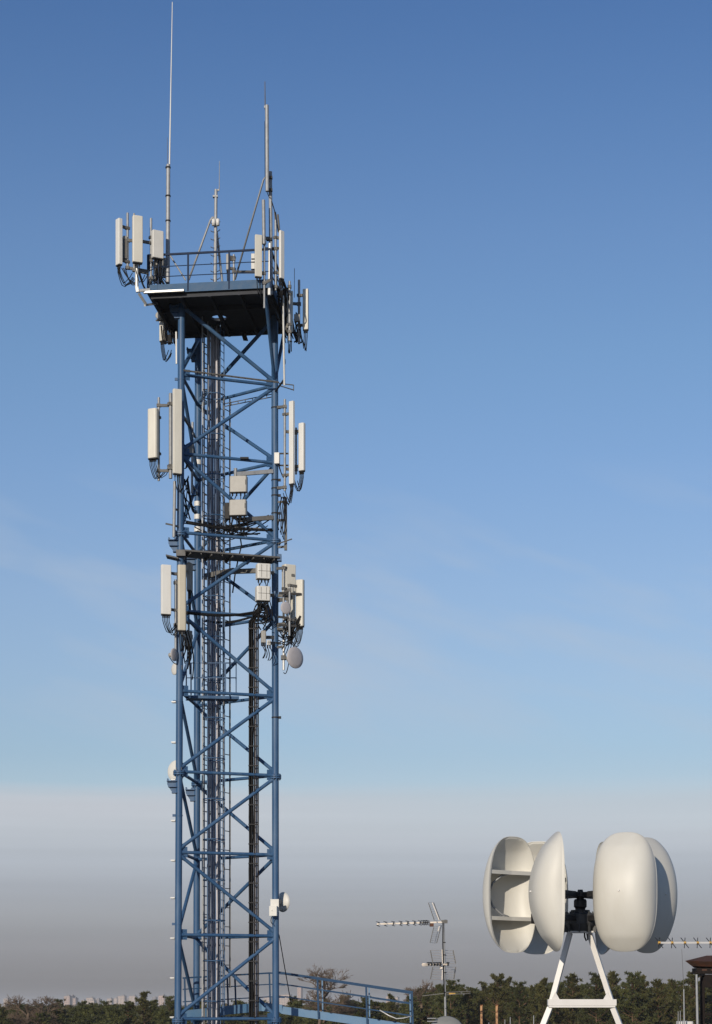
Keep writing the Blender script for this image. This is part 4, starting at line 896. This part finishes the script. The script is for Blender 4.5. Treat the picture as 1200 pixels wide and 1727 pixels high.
# rusty posts and little rods on the roof
for (px, top, lab) in ((811.5, 1695, 'left one of two rusty flaking posts before the pines'), (837.5, 1695, 'right one of two rusty flaking posts before the pines')):
    t = thing('rusty_post', lab, 'post', (P(px, 1727, 39).x, 39, ROOF), 'pair of rusty posts'); m = MB(); a = P(px, top, 39); m.bar(Vector((a.x+.01, 39, ROOF)), a, .042, .042, up=Vector((.3, 1, 0))); m.build('post', 'rust_light', t); m = MB(); m.box(a, .05, .05, .02); m.build('cap', 'rust', t)
for (px, top, D, r_, lab) in ((851, 1719, 37, .010, 'short thin grey rod just right of the rusty posts'), (860, 1715, 37, .011, 'thin grey rod second right of the rusty posts'), (824, 1724, 37, .010, 'tiny rod tip between the two rusty posts'), (899.5, 1712, 37, .011, 'thin grey rod left of the turbine stand foot'), (1143, 1705, 30, .008, 'short thin rod left above the white roof box'), (1146.5, 1704, 30, .008, 'short thin rod nearest the slim pole at the roof box')):
    t = thing('thin_rod', lab, 'rod', (P(px, 1727, D).x, D, ROOF), 'thin rods on the roof'); m = MB(); a = P(px, top, D); m.tube(Vector((a.x, D, ROOF)), a, r_, 6, r1=r_*.7); m.lathe([(r_*2.6, ROOF), (r_*2.6, ROOF+.05), (r_*.9, ROOF+.08)], Vector((a.x, D, 0)), n=8); m.build('rod', 'galv', t)
t = thing('slim_pole', 'slim pale pole with a hair-thin whip beside the white roof box', 'pole', (P(1155, 1727, 30).x, 30, ROOF))
m = MB(); a = P(1155, 1727, 30); m.tube(Vector((a.x, 30, ROOF)), P(1152.5, 1668, 30), .016, 8, r1=.009); m.build('pole', 'galv', t); m = MB(); m.tube(P(1152.5, 1669, 30), P(1149, 1600, 30), .004, 5, r1=.0025); m.build('whip', 'galv_dull', t)
t = thing('roof_box', 'white box top showing at the bottom edge below the slim pole', 'box', (P(1155, 1727, 30.2).x, 30.3, ROOF))
m = MB(); a = P(1155, 1722, 30.25); m.prism(section(.22, .3, 'flat'), ROOF, a.z, lambda x, y, z: Vector((a.x+x, 30.3+y, z)), .05); m.build('casing', 'unit_white', t); m = MB(); m.box(Vector((a.x, 30.3, a.z+.002)), .10, .1, .012); m.build('lid_plate', 'galv', t)

# ------------------------------------------------------------------ trees
rnd = random.Random(11)
def pine_mesh(seed, spread, dens=1., needles=13, top=20., ln=.42):
    r = random.Random(seed); tr = MB(); m = MB()
    pts = []; x = y = 0.
    for i in range(9):
        pts.append(Vector((x, y, top*i/8.*.985))); x += r.uniform(-.12, .12); y += r.uniform(-.12, .12)
    for i in range(8): tr.tube(pts[i], pts[i+1], .20*(1-i/8.5)+.02, 8, r1=.20*(1-(i+1)/8.5)+.02, caps=False)
    def axis(z):
        k = min(7.999, z/top/.985*8); i = int(k); return pts[i].lerp(pts[i+1], k-i)
    def tuft(p, d, s):
        for _ in range(needles):
            q = (d*.8+Vector((r.gauss(0, .62), r.gauss(0, .62), r.gauss(.12, .55)))).normalized(); l = s*r.uniform(.6, 1.15)
            w = q.cross(Vector((r.uniform(-1, 1), r.uniform(-1, 1), r.uniform(-1, 1)))).normalized()*s*.115
            o = len(m.v); m.v += [p-w*.5, p+w*.5, p+q*l*.6+w, p+q*l, p+q*l*.6-w]; m.face((o, o+1, o+2, o+3, o+4))
    z = top*.42
    while z < top-.2:
        f = (top-z)/(top*.58)
        L_ = spread*(.17+1.0*f**.7) 
        for b in range(r.randint(3, 5)):
            if r.random() > .88*dens+.1: continue
            a = r.uniform(0, 6.283); l = L_*r.uniform(.55, 1.18); up = r.uniform(.18, .55)+.5*(1-f)**2
            d = Vector((math.cos(a), math.sin(a), up)).normalized(); p0 = axis(z); e = p0+d*l; mid = p0.lerp(e, .5)+Vector((0, 0, -.06*l))
            tr.tube(p0, mid, .045, 5, r1=.03, caps=False); tr.tube(mid, e, .03, 5, r1=.012, caps=False)
            k = .35
            while k < 1.02:
                c = p0.lerp(e, k); sp = .30*l*(1.05-k*.5)
                for _ in range(max(1, int(2.2*dens))):
                    q = c+Vector((r.gauss(0, sp*.6), r.gauss(0, sp*.6), r.gauss(.08, sp*.4))); tuft(q, (d+Vector((0, 0, .5))).normalized(), ln*r.uniform(.7, 1.15))
                k += .15/max(.5, l/2)
        z += r.uniform(.30, .55)
    for i in range(7): tuft(axis(top*.98)+Vector((r.gauss(0, .12), r.gauss(0, .12), r.uniform(-.5, .15))), Vector((0, 0, 1)), ln*.9)
    return tr, m
VAR = []
for i, (sd, sp) in enumerate(((1, 2.7), (2, 3.3), (3, 2.3), (4, 3.0))):
    tr, m = pine_mesh(sd, sp)
    t_o = tr.build('trunk', 'bark'); c_o = m.build('crown', 'pine' if i % 2 else 'pine_b')
    VAR.append((t_o.data, c_o.data)); bpy.data.objects.remove(t_o); bpy.data.objects.remove(c_o)
def pine(px, py, D, var, width, label, rot):
    h = Z(py, D); loc = Vector((S(px-CX, D), D, 0)); t = thing('pine_tree', label, 'tree', loc, 'pines behind the roof')
    s_ = h/20.; t.scale = (s_*width, s_*width, s_); t.rotation_euler = (0, 0, rot)
    for nm, me in (('trunk', VAR[var][0]), ('crown', VAR[var][1])):
        o = bpy.data.objects.new(nm, me); COL.objects.link(o); o.parent = t
PINES = [
 (757, 1654, 235, 3, .95, 'bushy pine directly behind the thin TV mast'),
 (788, 1672, 240, 0, .9, 'lower pine just right of the TV mast pine'),
 (816, 1660, 245, 2, .9, 'slender pine behind the left rusty post'),
 (838, 1649, 240, 0, 1.0, 'tall pine behind the right rusty post'),
 (857, 1652, 250, 2, .9, 'thin-topped pine just right of the tall pine behind the rusty posts'),
 (877, 1657, 238, 3, .9, 'round-headed pine midway between rusty posts and turbine stand'),
 (897, 1668, 248, 0, .9, 'low pine left of the turbine stand'),
 (916, 1654, 236, 2, 1.0, 'pine rising at the left leg of the turbine stand'),
 (943, 1664, 250, 1, .9, 'broad pine seen between left stand leg and hub'),
 (967, 1649, 240, 0, 1.0, 'pine in the gap left of centre under the turbine hub'),
 (1003, 1642, 236, 3, .95, 'tallest pine in the gap under the turbine hub'),
 (1030, 1645, 244, 0, .9, 'pine behind the right leg of the turbine stand'),
 (1064, 1641, 236, 3, 1.0, 'large pine right of the turbine stand, its top under the shaded blade'),
 (1082, 1648, 246, 2, .9, 'slim pine tucked against the large pine right of the turbine'),
 (1111, 1658, 240, 0, .95, 'pine below the tip of the yellow-clipped yagi'),
 (1132, 1656, 248, 2, .95, 'slim pine left of the slim pole'),
 (1150, 1655, 242, 3, .9, 'broad pine right behind the slim pole'),
 (1170, 1646, 238, 0, 1.0, 'pine behind the pale pipe at the chimney'),
 (1196, 1650, 246, 1, .9, 'pine seen through the chimney frame'),
 (722, 1678, 250, 1, .9, 'olive pine right of the gangway end'),
 (690, 1682, 255, 3, .9, 'olive pine behind the right end post of the gangway'),
 (659, 1680, 262, 2, .95, 'small pointed pine behind the gangway rail'),
 (620, 1684, 268, 1, .9, 'broad pine behind the middle of the gangway'),
 (580, 1684, 270, 0, .9, 'pine behind the gangway right of the bare tree'),
 (530, 1690, 275, 3, .9, 'low pine in front of the bare tree trunk'),
 (492, 1683, 285, 2, .9, 'small pine just right of the right tower leg'),
 (286, 1681, 280, 3, .9, 'dark pine touching the left tower leg'),
 (262, 1690, 285, 1, 1.0, 'pine between the twin-topped pine and the left tower leg'),
 (242, 1676, 250, 2, 1.1, 'nearest left pine with a tufted crooked top'),
 (215, 1693, 255, 1, 1.1, 'broad pine left of the tufted pine'),
 (176, 1689, 290, 3, 1.0, 'pine under the middle of the distant apartment blocks'),
 (140, 1692, 285, 1, 1.0, 'pine under the dark distant block'),
 (97, 1686, 280, 3, 1.0, 'pine at the right flank of the bare bushy tree'),
 (30, 1697, 270, 1, 1.1, 'pine in front of the bare bushy tree on the far left'),
 (2, 1699, 275, 3, 1.0, 'pine cut by the left picture edge'),
 (432, 1690, 290, 0, .9, 'pine seen through the tower right of the black cable run'),
 (400, 1688, 280, 3, .8, 'pine seen through the tower beside the ladders'),
]
for (px, py, D, v, w, lab) in PINES: pine(px, py, D, v, w, lab, rnd.uniform(0, 6.28))
# filler wood: too dense to count
_, lo = pine_mesh(21, 2.5, .7, 9, ln=.5)
lv_, lf_ = lo.v, lo.f
w = MB()
def add_crown(x, y, h, sc_, rot):
    o = len(w.v); c, s_ = math.cos(rot), math.sin(rot); k = h/20.
    w.v += [Vector((x+(p.x*c-p.y*s_)*sc_, y+(p.x*s_+p.y*c)*sc_, p.z*k)) for p in lv_]; w.f += [tuple(i+o for i in f) for f in lf_]; w.s += [False]*len(lf_)
for D in (255, 275, 300, 330):
    px = -30
    while px < 1240:
        ty = (1703 if px < 300 else 1696 if px < 700 else 1668)+rnd.uniform(-6, 9)-(D-255)*.06
        add_crown(S(px-CX, D), D+rnd.uniform(-8, 8), Z(ty, D), rnd.uniform(1.1, 1.4), rnd.uniform(0, 6.28)); px += rnd.uniform(24, 42)
tag(w.build('pine_wood', 'pine'), 'dense olive pine wood filling in behind the nearer pines', 'wood', kind='stuff')
w2 = MB()
for i in range(900):
    D = 380*math.exp(rnd.uniform(0, 2.15)); px = rnd.uniform(-60, 1260); ht = Z(1694+rnd.uniform(-1.5, 5) + (3 if px > 700 else 0), D); c = P(px, 0, D); rr_ = rnd.uniform(3, 6)*(1+D/2500)
    ht = max(10, min(ht, 19.5))
    for k in range(80):
        d = Vector((rnd.gauss(0, 1), rnd.gauss(0, 1), rnd.gauss(0, 1))).normalized()*rnd.uniform(.4, 1); p = Vector((c.x+d.x*rr_, D+d.y*rr_, ht*.72+d.z*ht*.27)); s_ = rnd.uniform(.5, 1.1)*(1+D/2500)
        o = len(w2.v); a = Vector((rnd.uniform(-1, 1), rnd.uniform(-1, 1), rnd.uniform(-1, 1))).normalized(); b_ = a.cross(Vector((rnd.uniform(-1, 1), rnd.uniform(-1, 1), rnd.uniform(-1, 1)))).normalized()
        w2.v += [p+a*s_, p+b_*s_, p-a*s_, p-b_*s_]; w2.face((o, o+1, o+2, o+3))
tag(w2.build('distant_wood', 'wood_far'), 'far-off woodland reaching to the hazy horizon', 'wood', kind='stuff')
# bare trees
def bare(label, px, ptop, D, spread, seed, rad_):
    r = random.Random(seed); h = Z(ptop, D); base = Vector((S(px-CX, D), D, 0)); t = thing('bare_tree', label, 'tree', base, 'bare trees among the pines'); trunk = MB(); cr = MB()
    def grow(p, d, l, rad, lev):
        e = p+d*l; mid = p.lerp(e, .5)+Vector((r.gauss(0, .05), r.gauss(0, .05), 0))*l
        for (u, v, ra, rb_) in ((p, mid, rad, rad*.85), (mid, e, rad*.85, rad*.7)): (trunk if lev < 2 else cr).tube(u, v, ra, 6 if lev < 2 else 4, r1=rb_, caps=False)
        if lev >= 6: return
        n = (7, 4, 4, 3, 3, 2)[lev]
        for i in range(n):
            a_ = 6.283*(i+r.random()*.6)/n; q = Vector((math.cos(a_), math.sin(a_), r.uniform(.15, 1.6))).normalized() if lev == 0 else (d+Vector((r.gauss(0, spread), r.gauss(0, spread), r.gauss(.10, spread*.6)))).normalized(); grow(p.lerp(e, r.uniform(.5, 1) if lev else r.uniform(.8, 1)), q, (l0*0+R0*.55 if lev == 0 else l)*r.uniform(.6, .85), max(.018, rad*.55), lev+1)
    R0 = rad_; l0 = h-R0*1.35
    grow(base, Vector((0, 0, 1)), l0, .22, 0)
    mz = max(p.z for p in cr.v); k = h/mz
    for m_ in (trunk, cr): m_.v = [Vector((base.x+(p.x-base.x)*k, base.y+(p.y-base.y)*k, p.z*k)) for p in m_.v]
    trunk.build('trunk', 'twig', t); cr.build('crown', 'twig', t)
bare('bare round-headed tree standing behind the blue gangway', 545, 1624, 240, .55, 5, 3.7)
bare('reddish bare tree low behind the gangway, right of the round one', 603, 1668, 250, .55, 8, 3.)
bare('small bare tree between the gangway end and the TV mast', 713, 1650, 275, .5, 9, 3.)
bare('broad bare bushy tree on the far left skyline, left half', 48, 1675, 255, .6, 12, 2.9)
bare('broad bare bushy tree on the far left skyline, right half', 76, 1677, 257, .6, 14, 2.9)

# ------------------------------------------------------------------ far city blocks
BL = [(8, 15.5, 1684, 'cream', 4200, 'lone small pink block at the far left skyline'), (110, 120, 1680, 'pink', 3800, 'wide pink block with a mast on its roof, left skyline'), (119, 125, 1679.5, 'grey', 3840, 'grey tower block joined to the wide pink block'), (125, 130, 1683.5, 'pink', 3700, 'narrow pink block right of the grey tower block'),
 (139, 144, 1687, 'pink', 4300, 'low pink block left of the cream slab'), (147, 159, 1683, 'cream', 4100, 'cream slab block in the middle of the left skyline'), (154, 161, 1687.5, 'cream', 3600, 'small white block before the cream slab'), (159, 170, 1685.5, 'grey', 3650, 'dark grey flat block right of the cream slab'), (182, 190, 1684, 'cream', 4500, 'pale block, first of three right of the dark flat block'), (191.5, 199, 1683.5, 'cream', 4550, 'pale block, second of three right of the dark flat block'),
 (200, 212, 1679.5, 'cream', 4300, 'tall cream block with a curved roof, left of the tufted pine'), (215, 219, 1684, 'grey', 4700, 'narrow grey block between the two tall cream blocks'), (219, 230, 1679.5, 'cream', 4300, 'tall cream block just behind the tufted pine'), (258, 264, 1682, 'grey', 4800, 'faint grey block right of the tufted pine'), (269, 279, 1679, 'pink', 3900, 'tall pink block nearest the left tower leg'), (281, 294, 1682, 'grey', 4600, 'wide grey block behind the left tower leg'),
 (446, 458, 1681, 'cream', 4100, 'cream block just left of the right tower leg'), (471, 491, 1677.5, 'cream', 4000, 'wide pale block right of the right tower leg'), (502.5, 509, 1665, 'pink', 4300, 'slender tall tower block behind the gangway rail'), (652, 664, 1680, 'pink', 4000, 'pink block above the pines near the gangway end'), (663, 672, 1682, 'cream', 4100, 'cream block beside the pink block near the gangway end')]
for (x0, x1, y, mt, D, lab) in BL:
    h = Z(y, D); wd = S(x1-x0, D); cx = S((x0+x1)/2-CX, D); t = thing('apartment_block', lab, 'building', (cx, D, 0), 'apartment blocks on the skyline')
    m = MB(); m.box((cx, D, h/2), wd, 14, h, R(-14)); m.build('wall', 'block_'+mt, t)
    m = MB(); m.box((cx, D, h+.5), wd*1.03, 14.5, 1.0, R(-14)); m.box((cx+wd*.15, D, h+2), wd*.3, 6, 2.2, R(-14)); m.build('roof', 'block_grey', t)
    m = MB(); nf = max(2, int(h/3)); nw = max(2, int(wd/3.2)); ca, sa = math.cos(R(-14)), math.sin(R(-14))
    for f_ in range(nf):
        for k in range(nw):
            lx = (k+.5)/nw*wd-wd/2; m.box((cx+lx*ca+7.02*sa, D+lx*sa-7.02*ca, 2+f_*3.0), 1.5, .12, 1.4, R(-14))
    m.build('windows', 'glass', t)
    if lab.startswith('wide pink'): m = MB(); m.tube((cx-2, D, h), (cx-2, D, h+9), .5, 6, r1=.3); m.build('roof_mast', 'block_grey', t)

# ------------------------------------------------------------------ haze
hz = MB(); hz.box((0, 5700, 24), 22400, 14800, 50); ho = hz.build('haze', 'ground')
hm = bpy.data.materials.new('winter_haze'); hm.use_nodes = True; nt = hm.node_tree; nt.nodes.clear()
out = nt.nodes.new('ShaderNodeOutputMaterial'); pv = nt.nodes.new('ShaderNodeVolumePrincipled')
pv.inputs['Color'].default_value = (.86, .87, .90, 1); pv.inputs['Density'].default_value = .00013; pv.inputs['Anisotropy'].default_value = 0.0
nt.links.new(pv.outputs[0], out.inputs['Volume']); ho.data.materials.clear(); ho.data.materials.append(hm); tag(ho, 'thin winter haze', 'haze', kind='stuff')
